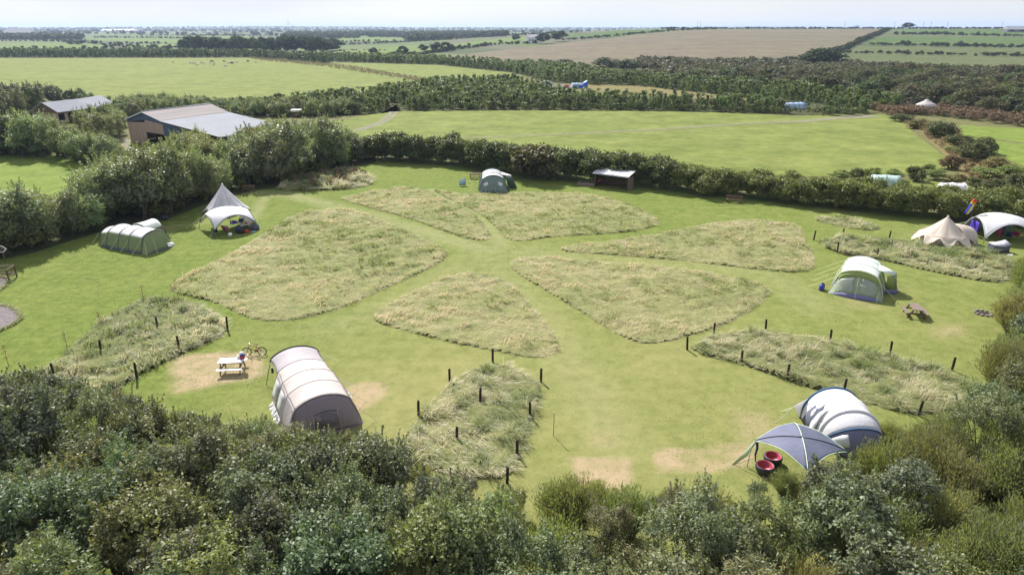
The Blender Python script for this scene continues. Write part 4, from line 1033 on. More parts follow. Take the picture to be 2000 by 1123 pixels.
GUY_R = 0.013
def ropes(t, lst, m='rope', r=GUY_R):
    for a, b in lst:
        mb = MB(); a, b = Vector(a), Vector(b)
        mb.tube([a, a.lerp(b, .5) + Vector((0, 0, -.02)), b], r, 4); mb.tube([b + Vector((0, 0, .08)), b + Vector((0, 0, -.12))], .015, 4)
        mb.build('guy_rope', K[m], t)
def arch_pt(hw, h, th, e):
    if isinstance(e, tuple):                     # straight sloping wall up to a shoulder, then a shallow roof arch
        s = min(th, math.pi - th) / (math.pi / 2); sg = 1 if th <= math.pi / 2 else -1
        if s <= .5:
            f = s * 2; bow = .025 * math.sin(math.pi * f)
            return sg * hw * (1 + (e[0] - 1) * f + bow), h * e[1] * f
        f = s * 2 - 1; a, b, c_ = (e[0], e[1]), (e[0] * .62, .985), (0, 1.0)
        x = a[0] * (1 - f) ** 2 + 2 * b[0] * f * (1 - f); z = a[1] * (1 - f) ** 2 + 2 * b[1] * f * (1 - f) + f * f
        return sg * hw * x, h * z
    c, s = math.cos(th), math.sin(th)
    return hw * math.copysign(abs(c) ** e, c), h * abs(s) ** e
def tunnel(t, secs, e, mats, skirt=.28, shoulder=R(38), n=26, sub=6, sag=.035, sleeve='pole', sleeve_r=.03, thick=.012):
    """tunnel tent between arches. secs: (y, half width, height[, x shift]); the cloth sags a little between the arches.
    Parts: roof, two side_wall, two mud_skirt and an arch_sleeve on every arch"""
    rows = []
    for i in range(len(secs) - 1):
        for k in range(sub + (1 if i == len(secs) - 2 else 0)):
            f = k / sub; a, b = secs[i], secs[i + 1]
            g = 1 - sag * math.sin(math.pi * f)
            ax = a[3] if len(a) > 3 else 0; bx = b[3] if len(b) > 3 else 0
            rows.append((a[0] + (b[0] - a[0]) * f, a[1] + (b[1] - a[1]) * f, (a[2] + (b[2] - a[2]) * f) * g, ax + (bx - ax) * f, 1 - g))
    def surf(t0, t1, nn):
        return [[(lambda p: (p[0] * (1 - rr[4] * 1.1) + rr[3], rr[0], p[1] + .012))(arch_pt(rr[1], rr[2], t0 + (t1 - t0) * j / nn, e)) for j in range(nn + 1)] for rr in rows]
    hmid = max(s[2] for s in secs)
    ths = skirt / (e[1] * hmid) * math.pi / 4 if isinstance(e, tuple) else math.asin(min(.99, (skirt / hmid) ** (1 / e)))
    MB().grid(surf(shoulder, math.pi - shoulder, n)).build('roof', K[mats[0]], t, True, thick)
    for s in (0, 1):
        lo, hi = (ths, shoulder) if s == 0 else (math.pi - shoulder, math.pi - ths)
        MB().grid(surf(lo, hi, 10)).build('side_wall', K[mats[1]], t, True, thick)
        lo, hi = (0.0, ths) if s == 0 else (math.pi - ths, math.pi)
        MB().grid(surf(lo, hi, 4)).build('mud_skirt', K[mats[2]], t, True, thick)
    if sleeve:
        for s in secs:
            sx = s[3] if len(s) > 3 else 0
            MB().tube([(p[0] * 1.008 + sx, s[0], p[1] * 1.008 + .015) for p in (arch_pt(s[1], s[2], math.pi * j / 28, e) for j in range(29))], sleeve_r, 6).build('arch_sleeve', K[sleeve], t, True)
def end_panel(t, y, hw, h, e, out, m, skirtm, skirt=.28, x0=0.0, sgn=-1, name='end_panel', bulge=.18, hwb=None):
    """sloping, slightly bellied end of a tunnel; the foot stands 'out' in front of the arch"""
    hwb = hwb or hw * 1.02
    n = 24; rows, rs = [], []
    for k in range(11):
        f = k / 10; row = []
        for j in range(n + 1):
            ax, az = arch_pt(hw, h, math.pi * j / n, e)
            u = 1 - 2 * j / n
            bx = hwb * u
            x = ax + (bx - ax) * f; z = az * (1 - f)
            y_ = y + sgn * (out * f * (1 - abs(u) ** 3 * .55) + bulge * math.sin(math.pi * f) * (1 - u * u))
            row.append((x0 + x, y_, max(z, 0) + .012))
        rows.append(row)
    cut = 9
    MB().grid(rows[:cut + 1]).build(name, K[m], t, True, .012)
    if skirtm: MB().grid([[(p[0], p[1] + sgn * .006, p[2]) for p in q] for q in rows[cut:]]).build('mud_skirt', K[skirtm], t, True, .012)
    else: MB().grid(rows[cut:]).build('end_hem', K[m], t, True, .012)
    return rows
def patch(t, name, P4, m, lift=.02, nrm=None, n=6):
    a, b, c, d = [Vector(p) for p in P4]
    nn = nrm or (b - a).cross(d - a).normalized()
    rows = [[a.lerp(b, i / n).lerp(d.lerp(c, i / n), j / n) + nn * lift for i in range(n + 1)] for j in range(n + 1)]
    return MB().grid(rows).build(name, K[m], t, False, .01)
def pole(t, a, b, r=.018, m='pole', name='pole'): return MB().tube([a, b], r, 6).build(name, K[m], t, True)

# ------------------------------------------------------------------ A: the big taupe tunnel tent, front left
def tent_taupe():
    t = thing('tunnel_tent', 'large taupe tunnel tent with pale roof and rear awning beside the white topped picnic table', 'tent', (-9.85, 31.0, 0), R(28.5))
    W, H = 1.98, 2.1
    secs = [(0.1, W, H), (1.75, W * 1.02, H * 1.02), (3.3, W * 1.0, H), (4.85, W * .94, H * .96)]
    EA = (.72, .76)
    tunnel(t, secs, EA, ('taupe', 'taupe_side', 'taupe_side'), .2, R(45), sag=.02, sleeve='taupe', sleeve_r=.012)
    end_panel(t, .1, W * .985, H * .985, EA, .62, 'taupe_shadowed', 'taupe_shadowed', bulge=.25, hwb=W * 1.06)  # taupe darkened here: shade of the gable facing away from the sun, in the colour
    # front: hooded seam lines and darker window
    for s in (-1, 1):
        MB().tube([(s * 1.15, .04, 1.66), (s * .62, -.34, 1.28), (s * .68, -.62, .55), (s * .72, -.74, .05)], .016, 5).build('front_seam', K['taupe_side'], t, True)
    MB().tube([(-.62, -.34, 1.28), (-.3, -.36, 1.38), (0, -.365, 1.41), (.3, -.36, 1.38), (.62, -.34, 1.28)], .016, 5).build('front_seam', K['black'], t, True)
    MB().grid([[(-.55, -.375, 1.2), (0, -.385, 1.30), (.55, -.375, 1.2)], [(-.6, -.6, .62), (0, -.62, .62), (.6, -.6, .62)]]).build('front_window', K['taupe_shade'], t, True, .01)
    # windows in the left wall with white toggled flaps
    for y in (2.5, 3.9):
        rows = []
        for f in (0, .25, .5, .75, 1):
            th = math.pi - (R(12) + R(28) * f); p = arch_pt(W * 1.0, H, th, EA)
            rows.append([(p[0] - .03, y - .5, p[1] + .015), (p[0] - .03, y + .5, p[1] + .015)])
        MB().grid(rows).build('side_window', K['clear'], t, True, .01)
    for (x, y) in ((-1.93, 3.5), (-1.95, 2.3), (1.93, 3.2)):
        s = 1 if x > 0 else -1
        MB().grid([[(x + s * .02, y - .5 + .1 * k, .30 + .02 * math.sin(k * 2.1)) for k in range(11)], [(x + s * (.16 + .03 * math.sin(k * 1.7)), y - .55 + .11 * k, .12 + .03 * math.sin(k * 2.6)) for k in range(11)], [(x + s * (.26 + .05 * math.sin(k * 1.3)), y - .55 + .11 * k, .03) for k in range(11)]]).build('valance', K['white'], t, False, .01)
    # rear awning: half canopy on a dark end hoop
    rows = []
    for k in range(9):
        f = k / 8; hw = W * (.94 + .0 * f); h = H * (.96 - .04 * f) * (1 - .05 * math.sin(math.pi * f))
        th0 = R(40) + R(5) * math.sin(math.pi * f)
        rows.append([(lambda p: (p[0], 4.85 + 2.15 * f, p[1] + .01))(arch_pt(hw, h, th0 + (math.pi - 2 * th0) * j / 20, EA)) for j in range(21)])
    MB().grid(rows).build('awning', K['awning'], t, True, .012)
    MB().tube([(lambda p: (p[0] * 1.01, 7.0, p[1] * 1.01 + .02))(arch_pt(W * .94, H * .92, R(38) + (math.pi - R(76)) * j / 20, EA)) for j in range(21)], .035, 6).build('awning_hoop', K['black'], t, True)
    for s in (-1, 1):
        p = arch_pt(W * .94, H * .92, R(38), EA)
        pole(t, (s * p[0], 7.0, p[1]), (s * (p[0] + .45), 6.6, 0), .022)
    MB().box((-1.5, 6.0, 1.22), (.12, .12, .34)).build('hanging_lantern', K['plasticdark'], t)
    ropes(t, [((-1.35, 7.0, 1.3), (-2.9, 7.3, 0)), ((1.35, 7.0, 1.3), (2.8, 7.6, 0)), ((-1.6, .1, 1.2), (-2.9, -.3, 0)), ((1.6, .1, 1.2), (2.7, -.4, 0)), ((1.62, 1.75, 1.2), (2.8, 1.9, 0)), ((1.62, 3.3, 1.2), (2.8, 3.5, 0))], 'ropewhite')
tent_taupe()

# ------------------------------------------------------------------ B: white and blue tent with the grey dome shelter, front right
def tent_white_blue():
    t = thing('tunnel_tent', 'white tent with blue trim and grey front half dome next to the grey shelter', 'tent', (17.3, 30.0, 0), R(-1))
    W = 1.62
    secs = [(0.0, W * .97, 1.82), (1.15, W * 1.04, 1.98), (2.25, W * .98, 1.86)]
    tunnel(t, secs, .92, ('white', 'white', 'greyskirt'), .12, R(30), sag=.01, sleeve=None)
    for y, h, w, m, r in ((2.25, 1.88, W * .985, 'blue', .075), (0.0, 1.84, W * .98, 'greywhite', .10)):
        MB().tube([(p[0], y, p[1]) for p in (arch_pt(w, h, math.pi * j / 30, .92) for j in range(31))], r, 8).build('arch_sleeve', K[m], t, True)
    # front half dome: white band, blue line, grey lower front
    rows = []
    for k in range(13):
        f = k / 12
        rows.append([(lambda p: (p[0] * (1 - .22 * f ** 2), -1.75 * math.sin(f * math.pi / 2) * math.sin(math.pi * j / 28) ** .7 * .98, p[1] * math.cos(f * math.pi / 2 * .985) + .015))(arch_pt(W * .97, 1.8, math.pi * j / 28, .92)) for j in range(29)])
    MB().grid(rows[:6]).build('front_hood', K['greywhite'], t, True, .012)
    MB().grid(rows[5:]).build('front_wall', K['greyblue'], t, True, .012)
    MB().tube([(p[0], p[1] - .02, p[2] + .01) for p in rows[5]], .035, 6).build('hood_trim', K['blue'], t, True)
    mid = rows[7][9:20]
    for a, b in ((9, 6), (14, 14), (19, 22)):
        MB().tube([(rows[k][a + round((b - a) * (k - 6) / 6)][0], rows[k][a + round((b - a) * (k - 6) / 6)][1] - .02, rows[k][a + round((b - a) * (k - 6) / 6)][2]) for k in range(6, 13)], .012, 5).build('front_seam', K['slate'], t, True)
    MB().grid([[(lambda q: (q[0], q[1] - .03, q[2] + .012))(rows[k][j]) for j in range(18, 24)] for k in (6, 7, 8, 9)]).build('front_window', K['clear'], t, True, .008)
    # open side door on the left with dark lining, white flap pegged out behind
    q = [arch_pt(W * 1.03, 1.93, math.pi - R(a), .92) for a in (3, 20, 40, 56)]
    MB().grid([[(p[0] - .03, 1.0 - w, p[1]), (p[0] - .045, 1.0, p[1]), (p[0] - .03, 1.0 + w, p[1])] for p, w in zip(q, (.78, .66, .42, .03))]).build('door_opening', K['slate'], t, True, .01)
    MB().grid([[(p[0] - .06, .55 - w * .5, p[1]), (p[0] - .10, .62 + w * .3, p[1])] for p, w in zip(q, (.6, .5, .3, .03))]).build('door_flap', K['greywhite'], t, True, .01)
    MB().add([(-1.52, 2.28, .75), (-1.25, 2.3, 1.25), (-2.15, 1.95, .95), (-1.62, 2.2, .05)], [(0, 1, 2), (0, 2, 3)]).build('door_flap', K['white'], t, False, .012)
    ropes(t, [((-2.15, 1.95, .95), (-3.1, 1.75, 0.02)), ((1.5, 2.25, 1.0), (2.5, 2.5, 0)), ((-1.5, 2.25, 1.0), (-2.4, 2.9, 0))], 'ropewhite')
    d = thing('dome_shelter', 'grey four panel dome shelter with pale green poles beside the white and blue tent', 'shelter', (13.6, 27.35, 0), R(-6))
    S = 1.46; n = 12
    def z(u, v): return 2.02 - .17 * (u * u + v * v) - .14 * u * u * v * v - .03 * abs(math.sin(3.14 * (abs(u) - abs(v))))
    def pt(u, v):
        k = 1 - .05 * ((1 - v * v) * u * u + (1 - u * u) * v * v)
        return (S * u * k, S * v * k, z(u, v))
    rot = Matrix.Rotation(R(38), 3, 'Z')
    tri = [((0, 0), (-1, -1), (1, -1)), ((0, 0), (1, -1), (1, 1)), ((0, 0), (1, 1), (-1, 1)), ((0, 0), (-1, 1), (-1, -1))]
    for i, (o, a, b) in enumerate(tri):
        rows = [[rot @ Vector(pt((a[0] + (b[0] - a[0]) * j / n) * f, (a[1] + (b[1] - a[1]) * j / n) * f)) for j in range(n + 1)] for f in (0.001, .15, .3, .45, .6, .75, .9, 1)]
        MB().grid(rows).build('roof_panel', K['slate' if i in (0, 1) else 'greyblue'], d, True, .012)
    for i, (a, m) in enumerate((((-1, -1), 'palepole'), ((1, -1), 'pole'), ((1, 1), 'palepole'), ((-1, 1), 'pole'))):
        MB().tube([rot @ (Vector(pt(a[0] * f, a[1] * f)) + Vector((0, 0, .025))) for f in np.linspace(0.02, 1, 12)], .022, 6).build('roof_rib', K[m], d, True)
        c = rot @ Vector(pt(*a)); o = c.copy(); o.z = 0; o *= 1.08
        MB().tube([c, c.lerp(o, .5) * 1.02, o], .024, 6).build('leg', K['palepole' if i in (0, 3) else 'pole'], d, True)
        b = [(-1, -1), (1, -1), (1, 1), (-1, 1)][(i + 1) % 4]
        MB().tube([rot @ Vector(pt(a[0] + (b[0] - a[0]) * f, a[1] + (b[1] - a[1]) * f)) for f in np.linspace(0, 1, 12)], .02, 6).build('edge_hem', K['palepole'], d, True)
    c = rot @ Vector(pt(-1, 1)) if False else rot @ Vector(pt(-1, -1))
    lf = min((rot @ Vector(pt(*a)) for a in ((-1, -1), (1, -1), (1, 1), (-1, 1))), key=lambda p: p.x)
    MB().grid([[lf, lf + Vector((.05, -.12, -.02))], [lf + Vector((-.42, .05, -.75)), lf + Vector((-.25, -.1, -.8))], [lf + Vector((-.88, .15, -1.55)), lf + Vector((-.8, .1, -1.57))]]).build('pegged_tail', K['limepale'], d, True, .012)
    MB().tube([lf + Vector((.1, -.1, -.05)), lf + Vector((.14, -.12, -.35)), lf + Vector((.1, -.1, -.72)), lf + Vector((.16, -.08, -1.1))], .07, 6, .03).build('rolled_wall', K['indigo'], d, True)
    ropes(d, [(lf + Vector((.1, 0, -1.0)), lf + Vector((-.86, .15, -1.55)))], 'pole')
    for i, (x, y, rz) in enumerate(((12.1, 27.4, 40), (12.75, 28.15, 20))):
        s = thing('tub_seat', ['round red lined tub seat under the corner of the grey shelter', 'round red lined tub seat set further back under the grey shelter'][i], 'tub seat', (x, y, 0), R(rz), 'red tub seats')
        MB().lathe([(.20, 0), (.34, .05), (.42, .22), (.44, .38), (.42, .45), (.385, .46)], n=24).build('shell', K['plasticdark'], s, True, .02)
        MB().lathe([(.40, .40), (.395, .468), (.36, .46), (.32, .36), (.27, .22), (.02, .19)], n=24).build('cushion', K['plasticred'], s, True)
tent_white_blue()

# ------------------------------------------------------------------ C: lime green tunnel tent on the right
def tent_lime():
    t = thing('tunnel_tent', 'lime green tunnel tent with white roof and violet blue mud skirt', 'tent', (27.4, 50.55, 0), R(-30.5))
    W, H = 1.92, 2.05
    secs = [(0, W, H), (1.55, W * 1.02, H * 1.04), (3.1, W, H * 1.02), (4.6, W * .93, H * .92)]
    EC = (.70, .80)
    tunnel(t, secs, EC, ('limewhite', 'lime', 'navy'), .42, R(45), sag=.025, sleeve='limewhite', sleeve_r=.035)
    rows = end_panel(t, 0, W * .985, H * .97, EC, 1.05, 'limepale', None, bulge=.10, hwb=W * 1.04)
    MB().grid([[(p[0], p[1] - .02, p[2]) for p in r_] for r_ in rows[8:]]).build('mud_skirt', K['navy'], t, True, .012)
    MB().grid([[(p[0], p[1] - .03, p[2] + .02) for p in r_[5:20]] for r_ in rows[:3]]).build('front_hood', K['lime'], t, True, .012)
    for a, b in ((4, 11), (13, 20)):
        MB().grid([[(p[0], p[1] - .025, p[2]) for p in r_[a:b + 1]] for r_ in rows[2:9]]).build('front_window', K['tintfilm'], t, True, .008)
    MB().grid([[(rows[5][8 + i][0], rows[5][8 + i][1] - .045, rows[5][8 + i][2] + .06 + .03 * i), (rows[5][8 + i][0] - .05, rows[5][8 + i][1] - .045, rows[5][8 + i][2] + .02 + .03 * i)] for i in range(4)]).build('logo', K['white'], t, True, .004)
    for j in (3, 12, 21):
        MB().tube([(r_[j][0], r_[j][1] - .03, r_[j][2]) for r_ in rows[2:]], .016, 5).build('front_seam', K['limewhite'], t, True)
    # side porch on the right with its own peaked roof and blue skirt
    MB().grid([[(1.15, 1.55, 1.86), (1.25, 2.3, 1.93), (1.15, 3.1, 1.86)], [(1.75, 1.6, 1.72), (1.85, 2.3, 1.80), (1.75, 3.0, 1.72)], [(2.35, 1.75, 1.55), (2.5, 2.3, 1.62), (2.35, 2.85, 1.55)]]).build('porch_roof', K['limewhite'], t, True, .012)
    MB().grid([[(1.9, 1.55, 1.6), (2.35, 1.75, 1.55)], [(2.0, 1.55, .4), (2.6, 1.7, .4)]]).build('porch_wall', K['lime'], t, True, .012)
    MB().grid([[(2.35, 1.75, 1.55), (2.5, 2.3, 1.6), (2.35, 2.85, 1.55)], [(2.6, 1.7, .4), (2.72, 2.3, .4), (2.6, 2.9, .4)]]).build('porch_wall', K['green'], t, True, .012)
    MB().grid([[(1.98, 1.5, .42), (2.62, 1.66, .42), (2.75, 2.3, .42), (2.62, 2.95, .42), (1.98, 3.1, .42)], [(2.0, 1.48, .015), (2.7, 1.62, .015), (2.85, 2.3, .015), (2.7, 3.0, .015), (2.0, 3.12, .015)]]).build('mud_skirt', K['navy'], t, True, .012)
    ropes(t, [((-1.35, y, 1.45), (-3.6, y + o, 0)) for y, o in ((0, .1), (1.55, .1), (3.1, .1), (4.6, .3))] + [((1.35, 0, 1.45), (3.1, -.3, 0)), ((2.4, 1.75, 1.5), (3.7, 1.3, 0)), ((0, -.4, 1.0), (.05, -1.0, 0)), ((1.3, -.2, 1.2), (1.6, -.9, 0)), ((-1.3, -.2, 1.2), (-1.6, -.8, 0))])
    for i, (x, y) in enumerate(((25.25, 51.85), (25.05, 51.55))):
        b = thing('drybag', ['upright dark blue bag at the left corner of the lime green tent', 'fallen bright blue bag at the left corner of the lime green tent'][i], 'bag', (x, y, 0), R(40), 'blue bags by the lime green tent')
        MB().lathe([(.02, 0), (.17, .02), (.19, .2), (.18, .42), (.11, .52), (.03, .55)], n=14).build('sack', K['indigo' if i == 0 else 'plasticblue'], b, True)
        MB().tube([(-.1, 0, .5), (0, 0, .60), (.1, 0, .5)], .018, 5).build('handle', K['black'], b, True)
tent_lime()

# ------------------------------------------------------------------ D, I: bell tents
def bell(name, label, x, y, rz, rad, h, m, peaks=10, ext=None, skirt_m='cream', door=None, hem=.42, wall=True):
    t = thing(name, label, 'tent', (x, y, 0), rz)
    N = peaks * 8
    rows = []
    for k in range(15):
        f = k / 14; row = []
        for j in range(N):
            a = 2 * math.pi * j / N
            pk = abs(math.cos(a * peaks / 2)) ** 1.6                      # 1 at a guy point, 0 between two
            rr = rad * (.80 + .24 * pk)
            zh = hem * (1 - pk) ** .8 * 1.0 + .10 * pk
            r_ = rr * f * (1 - .02 * (1 - pk))
            z = zh + (h - zh) * (1 - f) ** 1.18 + .0
            z -= .05 * math.sin(math.pi * f) * (1 - pk)
            row.append((r_ * math.cos(a), r_ * math.sin(a), z))
        rows.append(row)
    me = MB().grid(rows, True).build('canvas', K[m], t, True, .012)
    if wall:
        ws = []
        for z, q in ((hem + .18, .70), (.2, .74), (.015, .75)):
            ws.append([(rad * q * math.cos(2 * math.pi * j / 40), rad * q * math.sin(2 * math.pi * j / 40), z) for j in range(40)])
        MB().grid(ws, True).build('side_wall', K[skirt_m], t, True, .01)
    pole(t, (0, 0, 0), (0, 0, h + .04), .03, 'pole', 'centre_pole')
    MB().lathe([(.02, h + .12), (.09, h + .04), (.13, h - .09)], n=12).build('peak_cap', K[m], t, True)
    for a in range(peaks):
        w = 2 * math.pi * a / peaks; c, s = math.cos(w), math.sin(w)
        ropes(t, [((rad * 1.03 * c, rad * 1.03 * s, .11), (rad * 1.28 * c, rad * 1.28 * s, 0))], 'ropewhite', .01)
    return t, rows
tb, rows_b = bell('bell_tent', 'cream star shaped bell tent with scalloped hem next to the white shelter', 42.75, 64.9, R(10), 2.8, 2.62, 'cream', 9, hem=.85)
for a in (R(262), R(282)):
    MB().lathe([(.03, .06), (.07, 0), (.06, -.03)], (math.cos(a - R(10)) * .38, math.sin(a - R(10)) * .38, 2.12), 8).build('vent', K['taupe_side'], tb, True)
MB().tube([(lambda a, f: (2.72 * f * math.cos(a), 2.72 * f * math.sin(a), .12 + 2.5 * (1 - f) ** 1.18 + .02))(R(252), f) for f in np.linspace(.08, 1, 10)], .016, 5).build('door_seam', K['taupe_side'], tb, True)
# rounded porch on its right-hand side
rows = []
for k in range(9):
    f = k / 8
    rows.append([(.7 + 1.9 * f, (1.55 - .3 * f) * math.cos(math.pi * j / 16) - .2, max((1.85 - .35 * f * f) * math.sin(math.pi * j / 16) ** .7, .02)) for j in range(17)])
MB().grid(rows).build('porch', K['cream'], tb, True, .012)
MB().grid([[rows[-1][j] for j in range(17)], [(2.72, rows[-1][j][1] * .95, 0.01) for j in range(17)]]).build('porch_wall', K['cream'], tb, True, .012)
ti, rows_i = bell('bell_tent', 'tall white bell tent pitched behind the white event shelter near the willows', -33.0, 76.7, R(20), 2.55, 3.25, 'bellwhite', 8, hem=.62, skirt_m='greywhite')
MB().tube([(lambda a, f: (2.6 * f * math.cos(a), 2.6 * f * math.sin(a), .12 + 3.1 * (1 - f) ** 1.18 + .02))(R(290), f) for f in np.linspace(.06, 1, 10)], .02, 5).build('door_seam', K['greywhite'], ti, True)

# ------------------------------------------------------------------ event shelters
def shelter(label, x, y, rz, side, h, arch, corner, m, walls=(), edge='pole', legs='pole'):
    t = thing('event_shelter', label, 'shelter', (x, y, 0), rz)
    a = h - arch; b = h - corner - 2 * a; S = side / 2; n = 20
    def pt(u, v): 
        q = 1 - .04 * ((1 - v * v) * u * u + (1 - u * u) * v * v)
        return (S * u * q, S * v * q, h - a * (abs(u) ** 1.9 + abs(v) ** 1.9) - b * abs(u) ** 2.4 * abs(v) ** 2.4)
    MB().grid([[pt(-1 + 2 * i / n, -1 + 2 * j / n) for i in range(n + 1)] for j in range(n + 1)]).build('canopy', K[m], t, True, .012)
    for (c0, c1) in (((-1, -1), (1, -1)), ((1, -1), (1, 1)), ((1, 1), (-1, 1)), ((-1, 1), (-1, -1))):
        MB().tube([pt(c0[0] + (c1[0] - c0[0]) * f, c0[1] + (c1[1] - c0[1]) * f) for f in np.linspace(0, 1, 22)], .045, 6).build('edge_pole', K[edge], t, True)
    for c in ((-1, -1), (1, -1), (1, 1), (-1, 1)):
        p = pt(*c); pole(t, p, (p[0] * 1.07, p[1] * 1.07, 0), .03, legs, 'leg')
        ropes(t, [((p[0] * .9, p[1] * .9, corner + .55), (p[0] * 1.55, p[1] * 1.55, 0))], 'rope', .011)
    for (c0, c1, f0, f1, mm) in walls:
        rows = []
        for f in np.linspace(f0, f1, 12):
            p = pt(c0[0] + (c1[0] - c0[0]) * f, c0[1] + (c1[1] - c0[1]) * f)
            rows.append([(p[0] * (1 + .05 * k), p[1] * (1 + .05 * k), p[2] * (1 - k) + .015 * k) for k in (0, .25, .5, .75, 1)])
        MB().grid(rows).build('wall_panel', K[mm], t, True, .01)
    return t, pt
ts, _ = shelter('white event shelter full of camping gear in front of the white bell tent', -29.9, 69.5, R(42), 4.3, 2.35, 1.9, .72, 'white', [((1, -1), (1, 1), 0, 1, 'white')])
MB().box((.2, .1, 2.37), (.5, .12, .03)).build('vent', K['greywhite'], ts)
te, tpt = shelter('white event shelter sheltering bright towels beside the cream bell tent', 49.2, 66.4, R(-8), 4.6, 2.45, 2.0, .5, 'greywhite', [((-1, 1), (1, 1), 0, 1, 'greygreen')], 'greywhite')

MB().grid([[(lambda p: (p[0] * 1.01 - .05, p[1], p[2] * (1 - .16 - .30 * k) + .04 * math.sin(9 * f + 2 * k)))(tpt(-1, -1 + 2 * f)) for f in np.linspace(.36, .72, 9)] for k in (0, .5, 1, 1.5, 2)]).build('wall_panel', K['purple'], te, True, .01)
# gear under the left event shelter
def chair(x, y, rz, m, label, group='camp chairs in the left shelter', s=1.0):
    c = thing('camp_chair', label, 'chair', (x, y, 0), R(rz), group); c.scale = (s, s, s)
    MB().grid([[(-.25, -.22, .43), (0, -.22, .39), (.25, -.22, .43)], [(-.25, .2, .40), (0, .2, .35), (.25, .2, .40)]]).build('seat', K[m], c, True, .015)
    MB().grid([[(-.25, .2, .42), (0, .24, .40), (.25, .2, .42)], [(-.27, .36, .88), (0, .40, .86), (.27, .36, .88)]]).build('backrest', K[m], c, True, .015)
    for sx in (-1, 1):
        MB().tube([(sx * .26, -.24, .0), (sx * .24, .22, .44), (sx * .28, .38, .90)], .014, 5).build('leg', K['pole'], c, True)
        MB().tube([(sx * .26, .26, .0), (sx * .25, -.22, .46), (sx * .28, -.2, .60), (sx * .28, .26, .62)], .014, 5).build('leg', K['pole'], c, True)
    return c
chair(-30.4, 67.2, 200, 'black', 'black folding camp chair outside the left corner of the gear filled white shelter')
chair(-29.5, 67.9, 150, 'pink', 'pink folding camp chair under the front corner of the gear filled white shelter', s=1.1)
chair(-28.3, 70.1, 120, 'indigo', 'dark blue folding camp chair at the back of the gear filled white shelter')
def table(x, y, rz, w, d, label, m='greywhite'):
    c = thing('camp_table', label, 'table', (x, y, 0), R(rz), None)
    MB().box((0, 0, .69), (w, d, .04)).build('tabletop', K[m], c)
    for sx in (-1, 1):
        for sy in (-1, 1): MB().tube([(sx * w * .45, sy * d * .4, .67), (sx * w * .48, sy * d * .46, 0)], .016, 5).build('leg', K['steel'], c, True)
    return c
table(-28.9, 69.6, 40, 1.4, .7, 'long folding table loaded with kitchen things in the gear filled white shelter')
table(-27.9, 68.9, 40, .9, .6, 'short folding table right of the long one in the gear filled white shelter')
def goods(x, y, z, kind, m, s, label, cat, name, rz=0):
    g = thing(name, label, cat, (x, y, z), R(rz), 'camping gear in the left shelter')
    if kind == 'box':
        MB().box((0, 0, .15 * s), (.42 * s, .3 * s, .3 * s)).build('body', K[m], g); MB().box((0, 0, .32 * s), (.44 * s, .32 * s, .04)).build('lid', K['greywhite'], g)
        MB().tube([(-.2 * s, 0, .3 * s), (-.2 * s, 0, .42 * s), (.2 * s, 0, .42 * s), (.2 * s, 0, .3 * s)], .012, 5).build('handle', K['black'], g, True)
    elif kind == 'bag':
        MB().lathe([(.02, 0), (.2 * s, .02), (.24 * s, .14 * s), (.2 * s, .3 * s), (.08 * s, .38 * s), (.01, .4 * s)], n=12).build('sack', K[m], g, True)
        MB().tube([(-.1 * s, 0, .36 * s), (0, 0, .5 * s), (.1 * s, 0, .36 * s)], .014, 5).build('strap', K['black'], g, True)
    elif kind == 'pot':
        MB().lathe([(.01, 0), (.14 * s, 0), (.15 * s, .18 * s), (.14 * s, .2 * s)], n=14).build('pan', K[m], g, True); MB().lathe([(.15 * s, .2 * s), (.1 * s, .24 * s), (.02, .27 * s)], n=14).build('lid', K['steel'], g, True)
    elif kind == 'bottle':
        MB().lathe([(.01, 0), (.06 * s, 0), (.06 * s, .2 * s), (.025 * s, .28 * s), (.025 * s, .33 * s)], n=10).build('flask', K[m], g, True); MB().lathe([(.03 * s, .32 * s), (.03 * s, .37 * s), (.005, .38 * s)], n=8).build('cap', K['white'], g, True)
    return g
for a in [(-28.3, 68.2, 0, 'bag', 'indigo', 1.7, 'bulky navy sack on the grass in front of the tables under the gear filled shelter', 'bag', 'holdall'), (-28.0, 67.95, 0, 'bag', 'black', 1.3, 'black sack right of the bulky navy one under the gear filled shelter', 'bag', 'holdall'),
          (-27.5, 68.1, 0, 'bag', 'red', 1.0, 'red sack on the grass at the right of the gear under the shelter', 'bag', 'holdall'), (-27.0, 69.3, 0, 'bag', 'slate', 1.7, 'grey blue bedding sack against the white wall panel under the shelter', 'bag', 'holdall'),
          (-29.2, 69.3, .71, 'box', 'plasticblue', .8, 'blue cool box on the left end of the long camp table', 'box', 'cool_box'), (-28.6, 69.9, .71, 'box', 'indigo', 1.1, 'dark blue crate with pale lid on the right end of the long camp table', 'box', 'cool_box'),
          (-28.9, 69.45, .71, 'pot', 'steel', 1, 'shiny cooking pot in the middle of the long camp table', 'pot', 'cooking_pot'), (-27.8, 69.0, .71, 'pot', 'pink', .9, 'pink cooking pot on the short camp table', 'pot', 'cooking_pot'),
          (-27.95, 68.75, .71, 'bottle', 'yellow', 1.3, 'yellow flask on the short camp table', 'flask', 'flask'), (-27.4, 69.75, 0, 'bottle', 'yellow', 2.6, 'tall yellow water carrier standing by the white wall panel', 'flask', 'flask'),
          (-29.4, 69.0, .71, 'bottle', 'purple', 1.2, 'purple flask on the left end of the long camp table', 'flask', 'flask'), (-30.1, 69.1, 0, 'box', 'greygreen', 1.2, 'grey green crate on the grass left of the long camp table', 'box', 'cool_box')]:
    goods(*a)
bl = MB().lathe([(.001, 0), (.12, .03), (.2, .12), (.21, .2), (.18, .3), (.1, .36), (.001, .38)], n=16).build('ball', K['plasticwhite'], None, True)
bl.location = (-28.75, 66.9, 0); tag(bl, 'white ball on the grass in front of the gear filled shelter', 'ball')
